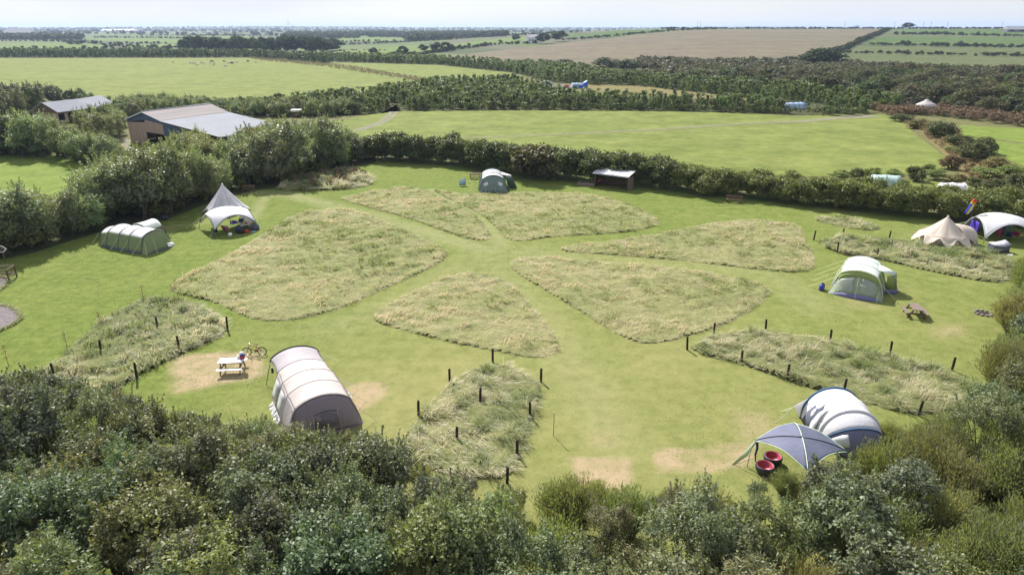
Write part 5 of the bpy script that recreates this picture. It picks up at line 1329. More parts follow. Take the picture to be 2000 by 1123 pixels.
pl = MB().lathe([(.001, .01), (.18, .015), (.26, .05), (.25, .055), (.17, .03), (.001, .025)], n=18).build('basin', K['skyblue'], None, True)
pl.location = (-26.9, 68.4, 0); tag(pl, 'shallow pale blue basin on the grass at the right end of the gear filled shelter', 'basin')

# things under and around the right event shelter
def towel(x, y, rz, w, h, m, label, z0=.35):
    o = MB().grid([[(-w / 2 + w * i / 8, .05 * math.sin(i * 1.7 + k), z0 + h * (1 - k / 8)) for i in range(9)] for k in range(9)]).build('towel', K[m], None, True, .012)
    o.location = (x, y, 0); o.rotation_euler = (0, 0, R(rz)); tag(o, label, 'towel', 'towels drying in the right shelter')
towel(48.75, 65.7, 70, .8, 1.45, 'pink', 'long pink towel hanging in the right white shelter')
towel(49.2, 65.9, 20, .7, 1.35, 'slate', 'grey towel hanging beside the long pink towel', .45)
chair(49.55, 65.6, 170, 'indigo', 'navy folding camp chair under the right white shelter', None, 1.15)
chair(50.6, 66.0, 170, 'pink', 'pink folding camp chair under the right white shelter', None, 1.0)
chair(51.2, 65.6, 190, 'orange', 'orange folding camp chair furthest right under the right white shelter', None, .9)
cl = thing('clothes_line', 'line strung under the roof of the right white shelter', 'line', (48.9, 65.8, 0), R(25))
MB().tube([(-.9, 0, 1.85), (0, 0, 1.80), (.9, 0, 1.85)], .012, 5).build('cord', K['ropewhite'], cl, True)
bx = thing('trailer_box', 'grey covered equipment box with sagging lid on the lawn in front of the right shelter', 'box', (46.15, 61.75, 0), R(4))
MB().prism([(-.8, -.42, .12), (.8, -.42, .12), (.8, -.42, .78), (.3, -.42, .62), (-.8, -.42, .74)], (0, .84, 0)).build('body', K['greyskirt'], bx)
MB().grid([[(-.84, -.46, .77), (-.2, -.46, .66), (.32, -.46, .65), (.84, -.46, .82)], [(-.80, .46, .84), (-.1, .46, .84), (.5, .46, .95), (.84, .46, 1.05)]]).build('cover', K['greybox'], bx, True, .02)
for sx in (-.6, .6): MB().lathe([(.13, -.05), (.14, 0), (.13, .05)], n=14).build('wheel', K['rubber'], bx, True)
for c, sx in zip([c for c in bx.children if c.name.startswith('wheel')], (-.6, .6)): c.rotation_euler = (R(90), 0, 0); c.location = (sx, -.44, .14)
for i, (x, y, lab) in enumerate(((44.35, 61.5, 'flat white board lying on the grass left of the grey equipment box'), (46.6, 60.7, 'white tray lying on the grass in front of the grey equipment box'))):
    o = MB().box((0, 0, .05), (.75 if i == 0 else .45, .3, .06)).build('board' if i == 0 else 'tray', K['plasticwhite']); o.location = (x, y, 0); o.rotation_euler = (0, 0, R(-12)); tag(o, lab, 'board' if i == 0 else 'tray')
# rainbow windsock on a pole
ws = thing('windsock', 'rainbow striped windsock streaming from a thin pole between the bell tent and the right shelter', 'windsock', (47.1, 68.0, 0))
top = Vector((0.05, 0, 3.55))
pole(ws, (0, 0, 0), (0.02, 0, 3.6), .016, 'pole', 'pole')
ax = Vector((-.62, -.1, -1.35)); L_ = ax.length; ax.normalize(); pa = ax.cross(Vector((0, 1, 0))).normalized(); pb = ax.cross(pa)
for f0, f1, mm in ((0, .14, 'red'), (.14, .26, 'orange'), (.26, .36, 'yellow')):
    MB().grid([[top + ax * (L_ * f) + (pa * math.cos(w) + pb * math.sin(w)) * (.22 - .02 * f) for w in np.linspace(0, 2 * math.pi, 17)] for f in (f0, (f0 + f1) / 2, f1)]).build('sock_band', K[mm], ws, True, .01)
for k, mm in enumerate(('yellow', 'limewhite', 'yellow', 'rainblue', 'rainblue', 'rainblue', 'indigo', 'red')):
    w0, w1 = 2 * math.pi * k / 8, 2 * math.pi * (k + .92) / 8
    MB().grid([[top + ax * (L_ * f) + (pa * math.cos(w) + pb * math.sin(w)) * (.21 - .02 * f + .02 * math.sin(9 * f + k)) for w in np.linspace(w0, w1, 5)] for f in np.linspace(.36, 1 + .06 * (k % 3), 9)]).build('streamer', K[mm], ws, True, .01)

# ------------------------------------------------------------------ G: grey green tent in front of the hedge
def tent_grey():
    t = thing('tunnel_tent', 'grey green tunnel tent with white striped roof in front of the dark hedge', 'tent', (-2.45, 86.9, 0), R(3))
    W, H = 1.85, 2.15
    tunnel(t, [(0, W, H), (1.35, W * 1.02, H * 1.02), (2.7, W, H), (4.1, W * .98, H), (5.3, W * .9, H * .92)], (.74, .76), ('white', 'greygreen', 'greygreen'), .15, R(45), sag=.04, sleeve='greygreen', sleeve_r=.04)
    rows = end_panel(t, 0, W * .985, H * .97, (.74, .76), .75, 'greygreen', 'slate', bulge=.1, hwb=W * 1.05)
    for a, b in ((6, 9), (15, 18)):
        MB().grid([[(p[0], p[1] - .03, p[2]) for p in r_[a:b + 1]] for r_ in rows[3:6]]).build('front_window', K['white'], t, True, .008)
    MB().grid([[(1.2, 1.9, 1.85), (1.2, 3.6, 1.85)], [(2.0, 2.1, 1.62), (2.0, 3.5, 1.62)], [(2.5, 2.2, 1.5), (2.5, 3.4, 1.5)]]).build('porch_roof', K['white'], t, True, .012)
    MB().grid([[(1.8, 1.95, 1.6), (2.5, 2.2, 1.48)], [(2.0, 1.6, .02), (3.2, 1.9, .02)]]).build('porch_wall', K['darkgreen'], t, True, .012)
    MB().grid([[(2.5, 2.2, 1.48), (2.5, 3.4, 1.48)], [(3.2, 1.9, .02), (3.2, 3.6, .02)]]).build('porch_wall', K['darkgreen'], t, True, .012)
    ropes(t, [((x, -.1, 1.2), (x * 1.05, -1.3, 0)) for x in (-.9, -.25, .3, .95)] + [((-1.5, y, 1.3), (-3.2, y + .2, 0)) for y in (0, 2.7, 5.3)] + [((1.5, 0, 1.3), (2.6, -.4, 0))])
    w = thing('windbreak', 'pale blue folded windbreak standing left of the grey green tent', 'windbreak', (-6.6, 90.2, 0), R(20))
    MB().grid([[(-.45, 0, .1), (0, .15, .1), (.4, 0, .1)], [(-.35, .05, .75), (.05, .2, .95), (.4, .05, 1.0)]]).build('panel', K['skyblue'], w, True, .015)
    for x in (-.45, .4): pole(w, (x, 0, 0), (x, 0, 1.05), .02, 'pole', 'stake')
tent_grey()

# ------------------------------------------------------------------ H: olive green tunnel tent on the left
def tent_olive():
    t = thing('tunnel_tent', 'long olive green tunnel tent with white roof and side porch', 'tent', (-33.9, 62.35, 0), R(66))
    W, H = 1.72, 1.98
    secs = [(.2, W, H * .97), (1.9, W * 1.02, H), (3.3, W * 1.02, H * 1.0), (4.9, W, H * .98), (6.2, W * .86, H * .80)]
    EH = (.72, .78)
    tunnel(t, secs, EH, ('white', 'green', 'greyskirt'), .22, R(45), sag=.03, sleeve='pole', sleeve_r=.035)
    end_panel(t, .2, W * .985, H * .94, EH, .8, 'green', 'greyskirt', bulge=.15, hwb=W * 1.02)
    end_panel(t, 6.2, W * .85, H * .78, EH, .75, 'green', 'greyskirt', sgn=1, bulge=.1, hwb=W * .95)
    rows = []
    for k in range(7):
        f = k / 6
        rows.append([(lambda p: (.9 + 1.9 * f, 3.45 + p[0] * .72, p[1] + .02))(arch_pt(W * .98, H * (1.0 + .0 * f) * (1 - .03 * math.sin(math.pi * f)), R(40) + R(100) * j / 14, .84)) for j in range(15)])
    MB().grid(rows).build('porch_roof', K['limewhite'], t, True, .012)
    for s in (-1, 1):
        p = rows[-1][0 if s > 0 else -1]
        MB().tube([p, (p[0] + .2, p[1] + s * .3, 0)], .07, 6, .035).build('porch_pole', K['slate'], t, True)
    MB().grid([[rows[k][14] for k in range(5)], [(rows[k][14][0], rows[k][14][1] - .3, .02) for k in range(5)]]).build('porch_wall', K['green'], t, True, .012)
    MB().grid([[rows[k][0] for k in range(3)], [(rows[k][0][0], rows[k][0][1] + .3, .02) for k in range(3)]]).build('porch_wall', K['green'], t, True, .012)
    MB().grid([[(.55, -.60, .62), (1.35, -.42, .45)], [(.65, -.72, .22), (1.5, -.58, .2)]]).build('door_flap', K['white'], t, True, .01)
    ropes(t, [((-1.35, y, 1.35), (-2.4, y + .4, 0)) for y in (.3, 1.9, 3.3, 4.9, 6.1)] + [((-.6, -.3, 1.3), (-.9, -1.0, 0)), ((-1.3, .0, 1.2), (-1.9, -.8, 0))])
tent_olive()

# ------------------------------------------------------------------ tents beyond the hedge and in the plantation
def small_tunnel(label, p, rz, W, H, L, mats, n=3, e=.85, close=True, sleeve='white', end=None, group=None):
    t = thing('tunnel_tent', label, 'tent', (p.x, p.y, 0), R(rz), group)
    tunnel(t, [(L * i / (n - 1), W * (1 - .06 * (i == n - 1)), H * (1 - .05 * (i == n - 1))) for i in range(n)], e, mats, .15, R(35), sag=.03, sleeve=sleeve, sleeve_r=.04, n=14, sub=3)
    if close: end_panel(t, 0, W * .98, H * .97, e, .5, end or mats[1], None, bulge=.1)
    end_panel(t, L, W * .92, H * .92, e, .5, mats[1], None, sgn=1, bulge=.1)
    return t
pm = P(1748, 372)
t = small_tunnel('mint green tunnel tent showing over the shaggy hedge', Vector((pm.x + .2, pm.y - .3, 0)), 68, 1.45, 1.95, 3.3, ('mint', 'mint', 'greygreen'), 3, close=True, sleeve='greyskirt', end='darkgreen')
pm = P(1880, 379)
t = small_tunnel('low white tent showing over the shaggy hedge right of the mint tent', pm, 80, 1.2, 1.35, 2.7, ('white', 'white', 'white'), 3, sleeve='white')
pm = P(1775 + 20, 380)
o = MB().grid([[(-.7, -.3, .05), (0, -.35, .3), (.7, -.3, .05)], [(-.6, .3, .1), (0, .3, .45), (.6, .3, .1)]]).build('groundsheet', K['greywhite'], None, True, .02); o.location = (pm.x, pm.y, .02); tag(o, 'crumpled grey groundsheet on the grass between the mint tent and the low white tent', 'groundsheet')
pm = P(1071, 170)
t = small_tunnel('white domed tent with dark doorway in the plantation clearing', Vector((pm.x, pm.y, 0)), 20, 2.0, 2.0, 3.4, ('white', 'white', 'greywhite'), 3, sleeve='greywhite', end='white')
MB().grid([[(.45, -.42, 1.35), (1.15, -.3, 1.05)], [(.4, -.62, .1), (1.3, -.5, .1)]]).build('doorway', K['black'], t, True, .02)
pm = P(1128, 173)
t = small_tunnel('bright blue tunnel tent with raised awning in the plantation clearing', Vector((pm.x - 1.9, pm.y, 0)), -85, 1.6, 1.8, 3.6, ('skyblue', 'deepblue', 'deepblue'), 3, sleeve='skyblue', end='skyblue')
MB().grid([[(-1.5, 3.9, 1.7), (1.5, 3.9, 1.7)], [(-1.6, 5.2, 2.5), (1.6, 5.2, 2.5)]]).build('awning', K['skyblue'], t, True, .02)
MB().grid([[(1.5, 3.7, 1.7), (1.6, 5.2, 2.45)], [(1.7, 3.7, .05), (1.75, 5.1, .05)]]).build('awning_wall', K['deepblue'], t, True, .02)
for i, (x, m, lab) in enumerate(((1099, 'greywhite', 'pale crate on the clearing left of the blue tent'), (1107, 'pink', 'reddish crate on the clearing right beside the blue tent'))):
    p = P(x, 171.5); o = MB().box((0, 0, .45), (1.3, .7, .9)).build('crate', K[m]); o.location = (p.x, p.y, 0); tag(o, lab, 'crate')
pm = P(1563, 214)
t = small_tunnel('blue and white tunnel tent half hidden behind the saplings', Vector((pm.x - 3.6, pm.y, 0)), -80, 1.6, 1.7, 5.4, ('skyblue', 'skyblue', 'deepblue'), 5, sleeve='deepblue')
pm = P(1806, 219)
t = thing('yurt', 'round tan yurt with shallow cone roof among the scrub', 'yurt', (pm.x, pm.y, 0))
MB().lathe([(2.6, 0), (2.62, 1.3), (2.6, 1.5)], n=28).build('wall', K['cream'], t, True, .03)
MB().lathe([(2.95, 1.42), (1.6, 2.15), (.5, 2.75), (.42, 2.8)], n=28).build('roof', K['taupe_side'], t, True, .03)
MB().lathe([(.5, 2.78), (.42, 2.98), (.05, 3.05)], n=16).build('crown_cap', K['greywhite'], t, True)
MB().box((0, -2.62, .9), (.9, .08, 1.5)).build('door', K['wood'], t)

# ------------------------------------------------------------------ furniture on the lawn
def picnic(label, x, y, rz, topm, legm, w=1.55, s=1.0):
    t = thing('picnic_table', label, 'picnic table', (x, y, 0), R(rz)); t.scale = (s, s, s)
    for k in range(5):
        b = MB().box((0, -.28 + .14 * k, .735), (w, .13, .035)).build('tabletop' if False else 'table_plank', K[topm], t)
    for sy in (-1, 1):
        MB().box((0, sy * .66, .44), (w, .25, .04)).build('seat', K[topm], t)
    for sx in (-1, 1):
        x0 = sx * w * .36
        MB().box((x0, 0, .40), (.05, 1.5, .09)).build('cross_beam', K[legm], t)
        MB().box((x0 * 1.03, 0, .69), (.05, .68, .08)).build('top_bearer', K[legm], t)
        for sy in (-1, 1):
            MB().box((x0 + sx * .045, sy * .43, .345), (.045, .10, .80), 0, 0, sy * R(28)).build('leg', K[legm], t)
    MB().box((0, 0, .55), (w * .72, .05, .07)).build('stretcher', K[legm], t)
    return t
picnic('picnic table with white painted top and seats on the bare patch beside the taupe tent', -17.35, 37.75, 6, 'whitepaint', 'brownpaint', 1.5, 1.0)
picnic('weathered brown picnic table on the lawn below the lime green tent', 29.75, 46.4, 74, 'wood', 'brownpaint', 1.5, 1.0)
picnic('dark picnic table in the hedge shade behind the grey green tent', -5.2, 95.2, 4, 'brownpaint', 'brownpaint', 1.7)
jug = thing('cool_bag', 'red and blue cool bag with white lid on the end of the white picnic table', 'cool bag', (-16.72, 37.95, .755), R(10))
MB().box((0, 0, .11), (.26, .22, .22)).build('body', K['plasticred'], jug); MB().box((0, 0, .29), (.25, .21, .14)).build('band', K['plasticblue'], jug)
MB().lathe([(.13, 0), (.13, .05), (.09, .1), (.01, .12)], (0, 0, .365), 14).build('lid', K['plasticwhite'], jug, True)
cupo = thing('paper_bag', 'white carrier bag slumped behind the cool bag on the white picnic table', 'bag', (-16.98, 38.05, .755))
MB().lathe([(.01, 0), (.13, .01), (.15, .10), (.11, .17), (.03, .19)], n=10).build('sack', K['plasticwhite'], cupo, True)
MB().tube([(-.06, 0, .15), (0, 0, .24), (.06, 0, .15)], .01, 5).build('handle', K['plasticwhite'], cupo, True)

def bicycle(x, y, rz):
    t = thing('bicycle', 'small red mountain bike standing on the grass behind the white picnic table', 'bicycle', (x, y, 0), R(rz)); t.scale = (1, 1, 1)
    wr = .275
    for i, wx in enumerate((-.48, .48)):
        w = MB().tube([(wx + wr * math.cos(a), 0, wr + wr * math.sin(a)) for a in np.linspace(0, 2 * math.pi, 33)], .032, 8, cap=False).build('wheel', K['rubber'], t, True)
        MB().tube([(wx + wr * .9 * math.cos(a), 0, wr + wr * .9 * math.sin(a)) for a in np.linspace(0, 2 * math.pi, 33)], .012, 6, cap=False).build('rim', K['steel'], w, True)
        mb = MB()
        for a in np.linspace(0, 2 * math.pi, 15)[:-1]: mb.tube([(wx, 0, wr), (wx + wr * .88 * math.cos(a), .012 * (-1) ** int(a * 3), wr + wr * .88 * math.sin(a))], .004, 4)
        mb.tube([(wx, -.05, wr), (wx, .05, wr)], .028, 8); mb.build('spokes', K['steel'], w)
    f = MB()
    bb, st, hd, hb = (-.08, 0, .28), (-.16, 0, .62), (.30, 0, .66), (.33, 0, .54)
    for a, b in ((bb, st), (bb, hb), (st, hd), (hd, hb), (bb, (-.48, 0, wr)), (st, (-.48, 0, wr))): f.tube([a, b], .022, 7)
    f.build('frame', K['redpaint'], t, True)
    g = MB()
    for s in (-1, 1): g.tube([(.325, s * .045, .56), (.48, s * .055, wr)], .016, 6)
    g.build('fork', K['plasticdark'], t, True)
    MB().tube([(-.16, 0, .6), (-.18, 0, .75)], .014, 6).build('seat_post', K['steel'], t, True)
    MB().grid([[(-.30, -.07, .77), (-.30, 0, .79), (-.30, .07, .77)], [(-.18, -.05, .77), (-.18, 0, .785), (-.18, .05, .77)], [(-.05, -.015, .765), (-.05, 0, .77), (-.05, .015, .765)]]).build('saddle', K['plasticdark'], t, True, .03)
    h = MB().tube([(.25, -.27, .84), (.27, -.15, .83), (.29, 0, .80), (.27, .15, .83), (.25, .27, .84)], .014, 6).build('handlebar', K['steel'], t, True)
    for s in (-1, 1): MB().tube([(.25, s * .20, .84), (.245, s * .28, .843)], .02, 6).build('grip', K['rubber'], h, True)
    MB().tube([(.30, 0, .66), (.29, 0, .80)], .016, 6).build('stem', K['steel'], t, True)
    c = MB(); c.tube([(-.08, -.03, .28), (-.08, -.05, .28)], .08, 14)
    for s in (-1, 1): c.tube([(-.08, s * .05, .28), (-.08 + s * .1, s * .06, .28 - s * .1)], .012, 5); c.box((-.08 + s * .1, s * .11, .28 - s * .1), (.08, .09, .02))
    c.build('crankset', K['plasticdark'], t)
bicycle(-16.75, 39.95, 184)

# ------------------------------------------------------------------ posts of the fenced plots
PALE = plain_mat('pale_post_wood', (0.24, 0.21, 0.17), .9, .15, var=.3, scale=6, bmp=.5, grain=(6, 6, 1))
def post_mesh(seed, h, r):
    rr = random.Random(seed); mb = MB(); n = 9
    rows = []
    for z, q in ((-.25, 1), (0, 1), (h * .3, .99), (h * .7, .97), (h * .97, .95), (h, .8)):
        rows.append([(r * q * math.cos(2 * math.pi * k / n) * rr.uniform(.93, 1.05), r * q * math.sin(2 * math.pi * k / n) * rr.uniform(.93, 1.05), z + (.02 * math.sin(k) if z == h else 0)) for k in range(n)])
    mb.grid(rows, True); mb.add(rows[-1], [tuple(range(n))])
    return pymesh('fence_post', mb.V, mb.F)
PM = [post_mesh(i, 1.0, .075) for i in range(5)]
for m in PM: m.materials.append(K['darkwood'])
PPM = post_mesh(9, 1.0, .05); PPM.materials.append(PALE)
def posts(lst, label, group, mesh=None):
    for i, (px, py, h) in enumerate(lst):
        p = P(px, py); o = link('fence_post', mesh or PM[i % 5]); o.location = (p.x, p.y, 0)
        o.rotation_euler = (R(random.uniform(-3, 3)), R(random.uniform(-4, 4)), random.uniform(0, 6.3)); o.scale = (1, 1, h)
        tag(o, label, 'post', group)
posts([(962.5, 708, 1.0), (878.5, 748, .98), (1056.5, 747, .92), (937.5, 788, 1.0), (817.5, 813.5, 1.0), (1035, 815, .98), (892.5, 863, .95), (1010, 892, .95), (758, 890, .95), (990.5, 944, .95)], 'dark wooden stake in the rough grass plot at the bottom centre', 'stakes of the bottom centre plot')
posts([(444.5, 646, 1.05), (309.5, 643.5, .95), (351, 682, 1.0), (198, 691, .98), (107, 735, .9), (268, 741, 1.15)], 'dark wooden stake around the rough plot left of the white picnic table', 'stakes of the left plot')
posts([(1621, 670, 1.0), (1738, 692, .95), (1859, 723.6, .92), (1647, 769, .95), (1793.6, 812, .95), (1394, 653, .85), (1342, 684, 1.0), (1495.5, 643, .75), (1448, 709, .85), (1537, 740, 1.0)], 'dark wooden stake around the rough plot behind the white and blue tent', 'stakes of the right plot')
posts([(1589, 470, 1.05), (1647, 460, .75), (1736.5, 466, .8), (1635, 494, 1.05), (1844, 480, .75), (1713, 503, .85)], 'dark wooden stake around the rough plot in front of the cream bell tent', 'stakes of the far right plot')
posts([(1809, 522, .9), (1918, 519, .85), (1740, 482, .75), (1665, 469, .6)], 'pale wooden stake in the rough plot in front of the cream bell tent', 'pale stakes of the far right plot', PPM)
p = P(1081, 852); wp = thing('marker_pole', 'thin metal pole standing alone on the lawn right of the bottom centre plot', 'pole', (p.x, p.y, 0))
MB().tube([(0, 0, -.1), (.01, 0, 1.3)], .017, 6).build('rod', K['darkwood'], wp, True); MB().tube([(.01, 0, 1.28), (.012, 0, 1.45)], .022, 6).build('cap', K['steel'], wp, True)
# dying saplings in the left plot and a slim one in the right plot
for i, (px, py, h, lab) in enumerate([(281, 585, 1.2, 'dead brown sapling on the far corner of the left rough plot'), (131, 680, 1.25, 'thin staked sapling on the left edge of the left rough plot'), (197, 634, .9, 'stunted brown sapling in the middle of the left edge of the left rough plot'), (1543, 684, .95, 'thin bare sapling in the rough plot behind the white and blue tent'), (18, 716, 1.5, 'slim pale sapling standing just left of the left rough plot')]):
    p = P(px, py); rr = np.random.default_rng(600 + i)
    t = thing('sapling', lab, 'sapling', (p.x, p.y, 0))
    mb = MB().tube([(0, 0, -.1), (rr.normal(0, .03), rr.normal(0, .03), h * .5), (rr.normal(0, .06), rr.normal(0, .06), h)], .02, 5, .006)
    for k in range(9):
        z = h * rr.uniform(.35, .95); a = rr.uniform(0, 6.28); mb.tube([(0, 0, z), (math.cos(a) * .16, math.sin(a) * .16, z + .14)], .008, 4, .003)
    mb.build('trunk', M_bark, t)
    n = 70; c = np.stack([rr.normal(0, .13, n), rr.normal(0, .13, n), rr.uniform(h * .35, h, n)], 1)
    o = link('crown', quads('crown', leaf_quads(c, rdirs(rr, n), .10, .05, rr), rr.uniform(0, 1, n)), M_willow, t); o.color = (1.5, 1.05, .8, 1) if i != 1 else (1.2, 1.2, .9, 1)

# ------------------------------------------------------------------ things along the hedge
sh = thing('wooden_shelter', 'open fronted wooden shelter with white sheet roof against the hedge', 'shelter', (13.0, 88.6, 0), R(-33.5))
W_, D_ = 4.8, 1.7
for x in (-W_ / 2 + .06, -W_ / 6, W_ / 6, W_ / 2 - .06):
    MB().box((x, D_ - .05, .95), (.11, .11, 1.9)).build('post', K['brownpaint'], sh)
for x in (-W_ / 2 + .06, W_ / 2 - .06): MB().box((x, .08, 1.0), (.12, .12, 2.0)).build('post', K['brownpaint'], sh)
mb = MB()
for k in range(14): mb.box((-W_ / 2 + .2 + (W_ - .4) * k / 13, D_ + .03, .82), (.31, .03, 1.6))
mb.build('back_wall', K['brownpaint'], sh)
MB().box((W_ / 2 + .03, D_ / 2 + .05, .85), (.04, D_ - .15, 1.66)).build('side_wall', K['wood'], sh)
MB().box((-W_ / 2 - .03, D_ / 2 + .05, .85), (.04, D_ - .15, 1.66)).build('side_wall', K['brownpaint'], sh)
MB().box((0, D_ - .35, .45), (W_ - .4, .4, .05)).build('bench_seat', K['brownpaint'], sh)
M_tin = plain_mat('corrugated_sheet', (0.62, 0.63, 0.66), .5, .4, .2, var=.12, scale=2)
rows = []
for k in range(5):
    f = k / 4
    rows.append([(-W_ / 2 - .2 + (W_ + .4) * i / 90, -.35 + (D_ + .6) * f, 1.92 + .42 * f + .018 * math.sin(i * 1.9) - .10 * (f < .01)) for i in range(91)])
MB().grid(rows).build('roof', M_tin, sh, True, .02)
MB().box((0, -.16, 1.86), (W_ + .2, .05, .12)).build('fascia', K['wood'], sh)
MB().box((.35, -.32, 2.03), (.12, .04, .12)).build('roof_clip', K['brownpaint'], sh)
MB().tube([(-W_ / 2 + .25, .5, .6), (-W_ / 2 + .6, .65, 1.0)], .10, 8).build('red_roll', K['red'], sh, True)
p = P(1146, 363)
tr = thing('planter', 'low grey timber planter overgrown with weeds left of the wooden shelter', 'planter', (p.x, p.y, 0), R(-20))
for sy in (-1, 1): MB().box((0, sy * .55, .28), (2.3, .07, .5)).build('side_board', K['wood'], tr)
for sx in (-1, 1): MB().box((sx * 1.12, 0, .28), (.07, 1.03, .5)).build('end_board', K['wood'], tr)
MB().grid([[(-1.05 + .3 * i, -.5 + .25 * j, .46 + .05 * math.sin(i * 2 + j)) for i in range(8)] for j in range(5)]).build('soil', K['ash'], tr, True)
def bench(x, y, rz, label, back=True, w=1.6):
    t = thing('bench', label, 'bench', (x, y, 0), R(rz), None)
    MB().box((0, 0, .44), (w, .42, .05)).build('seat', K['brownpaint'], t)
    if back: MB().box((0, .22, .78), (w, .05, .32), 0, 0, R(-8)).build('backrest', K['brownpaint'], t)
    for sx in (-1, 1): MB().box((sx * w * .42, .0, .21), (.08, .38, .42)).build('leg', K['brownpaint'], t)
    for sx in (-1, 1):
        if back: MB().box((sx * w * .42, .24, .55), (.07, .06, .75)).build('back_post', K['brownpaint'], t)
p = P(1433, 397); bench(p.x, p.y, -25, 'dark wooden bench in the hedge shade below the yellow green bush', True, 1.9)
p = P(486, 376); bench(p.x, p.y, 15, 'grey slatted bench under the willow right of the white bell tent', True, 1.6)
p = P(322, 431)
fp = thing('fire_drum', 'black fire drum on the grass behind the olive green tent', 'drum', (p.x, p.y, 0))
MB().lathe([(.01, .12), (.28, .14), (.36, .3), (.38, .52), (.36, .55)], n=18).build('bowl', K['plasticdark'], fp, True, .02)
for k in range(3): MB().tube([(.25 * math.cos(k * 2.1), .25 * math.sin(k * 2.1), .2), (.34 * math.cos(k * 2.1), .34 * math.sin(k * 2.1), 0)], .02, 5).build('leg', K['plasticdark'], fp, True)
MB().tube([(.36, 0, .5), (.5, 0, .6)], .03, 6).build('handle', K['plasticdark'], fp, True)
p = P(321, 453.5)
bk = thing('bucket', 'small red bucket on the grass right of the olive green tent', 'bucket', (p.x, p.y, 0))
MB().lathe([(.01, .01), (.13, .01), (.18, .34), (.19, .35)], n=16).build('pail', K['red'], bk, True, .012)
MB().tube([(-.18, 0, .34), (-.1, 0, .44), (0, 0, .48), (.1, 0, .44), (.18, 0, .34)], .01, 5).build('handle', K['plasticdark'], bk, True)
p = P(1920, 613)
fr = thing('fire_ring', 'ring of grey stones round old ash on the lawn at the right edge', 'fire ring', (p.x, p.y, 0))
MB().lathe([(.45, .03), (.25, .05), (.005, .06)], n=18).build('ash_bed', K['ash'], fr, True)
for k in range(11):
    a = 2 * math.pi * k / 11; rr = random.Random(k)
    o = MB().lathe([(.01, -.02), (.11, 0), (.13, .08), (.09, .15), (.01, .17)], (.55 * math.cos(a), .55 * math.sin(a), 0), 7).build('stone', K['stone'], fr, False)
# gravel beds and the little climbing frame at the left edge
for i, px in enumerate(([(-120, 600), (-20, 597), (15, 598), (34, 610), (44, 622), (30, 634), (0, 648), (-60, 672), (-130, 680)], [(-120, 548), (-10, 541), (12, 544), (19, 552), (8, 562), (-20, 580), (-120, 610)])):
    sheet('gravel_bed', px, .09, M_gravel, True, 2)
    poly = smooth_poly([tuple(P(*q)[:2]) for q in px], 2); r_ = np.random.default_rng(700 + i); n = 2200
    t_ = r_.uniform(0, len(poly), n); k_ = t_.astype(int) % len(poly); f_ = t_ - t_.astype(int)
    A = np.array(poly)[k_] * (1 - f_[:, None]) + np.array(poly)[(k_ + 1) % len(poly)] * f_[:, None] + r_.normal(0, .09, (n, 2))
    o = link('grass_edge', quads('grass_edge', blades(A[:, 0], A[:, 1], np.full(n, .02), r_.uniform(.15, .35, n), np.full(n, .05), r_.normal(.1, .4, n), r_.normal(0, .4, n), 1.0, r_), np.repeat(r_.uniform(0, .7, n), 2)), M_blade2)
    tag(o, ['uncut grass fringe round the larger gravel bed at the left edge', 'uncut grass fringe round the smaller gravel bed at the left edge'][i], 'grass', None, 'stuff')
p = P(2, 552)
cf = thing('climbing_frame', 'brown timber frame with hand rails standing on the smaller gravel bed at the left edge', 'climbing frame', (p.x - .3, p.y + .6, 0), R(8))
for sx in (-1, 1):
    for sy in (-1, 1): MB().box((sx * .85, sy * .6, .55), (.09, .09, 1.1)).build('post', K['brownpaint'], cf)
for z in (.4, 1.05):
    for sy in (-1, 1): MB().box((0, sy * .6, z), (1.62, .06, .09)).build('rail', K['wood'], cf)
    for sx in (-1, 1): MB().box((sx * .85, 0, z), (.06, 1.1, .09)).build('rail', K['wood'], cf)
p = P(-4, 516)
sg = thing('warning_board', 'white edged brown board on two posts at the far left edge behind the climbing frame', 'board', (p.x, p.y + .3, 0), R(10))
MB().prism([(-.75, -.02, 1.0), (.55, -.02, 1.0), (.85, -.02, 1.3), (.5, -.02, 1.62), (-.75, -.02, 1.62)], (0, .05, 0)).build('border', K['whitepaint'], sg)
MB().prism([(-.68, -.045, 1.08), (.52, -.045, 1.08), (.72, -.045, 1.3), (.46, -.045, 1.54), (-.68, -.045, 1.54)], (0, .02, 0)).build('panel', K['brownpaint'], sg)
for x in (-.5, .4): MB().box((x, .08, .65), (.08, .08, 1.3)).build('post', K['brownpaint'], sg)

# ------------------------------------------------------------------ farm buildings
M_clad = plain_mat('timber_cladding', (0.40, 0.30, 0.235), .85, .15, var=.3, scale=1.2, bmp=.3, grain=(9, 9, .35))
M_cream = plain_mat('cream_render', (0.55, 0.45, 0.33), .85, .15, var=.12, scale=.8)
M_bluetin = plain_mat('blue_grey_sheet', (0.075, 0.11, 0.17), .5, .3, var=.1)
M_roof1 = plain_mat('faded_pink_roof_sheet', (0.31, 0.28, 0.275), .95, .08, var=.14, scale=.5, grain=(4, .2, .2))
M_roof2 = plain_mat('pale_grey_roof_sheet', (0.29, 0.30, 0.335), .95, .08, var=.06, scale=.4)
M_white = plain_mat('white_render', (0.78, 0.77, 0.76), .8, .2, var=.05)
M_slate = plain_mat('slate_roof', (0.16, 0.15, 0.16), .7, .25, var=.2)
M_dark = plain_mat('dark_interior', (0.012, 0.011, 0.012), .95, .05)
def roof_sheet(parent, name, a, b, c, d, m, ribs=0, rm=None, th=.10):
    """sloping roof from the ridge a-b down to the eave d-c"""
    a, b, c, d = map(Vector, (a, b, c, d)); n = max(2, ribs * 2)
    rows = [[a.lerp(b, i / n).lerp(d.lerp(c, i / n), j / 4) + Vector((0, 0, .035 if (ribs and i % 2) else 0)) for i in range(n + 1)] for j in range(5)]
    return MB().grid(rows).build(name, m, parent, False, th)
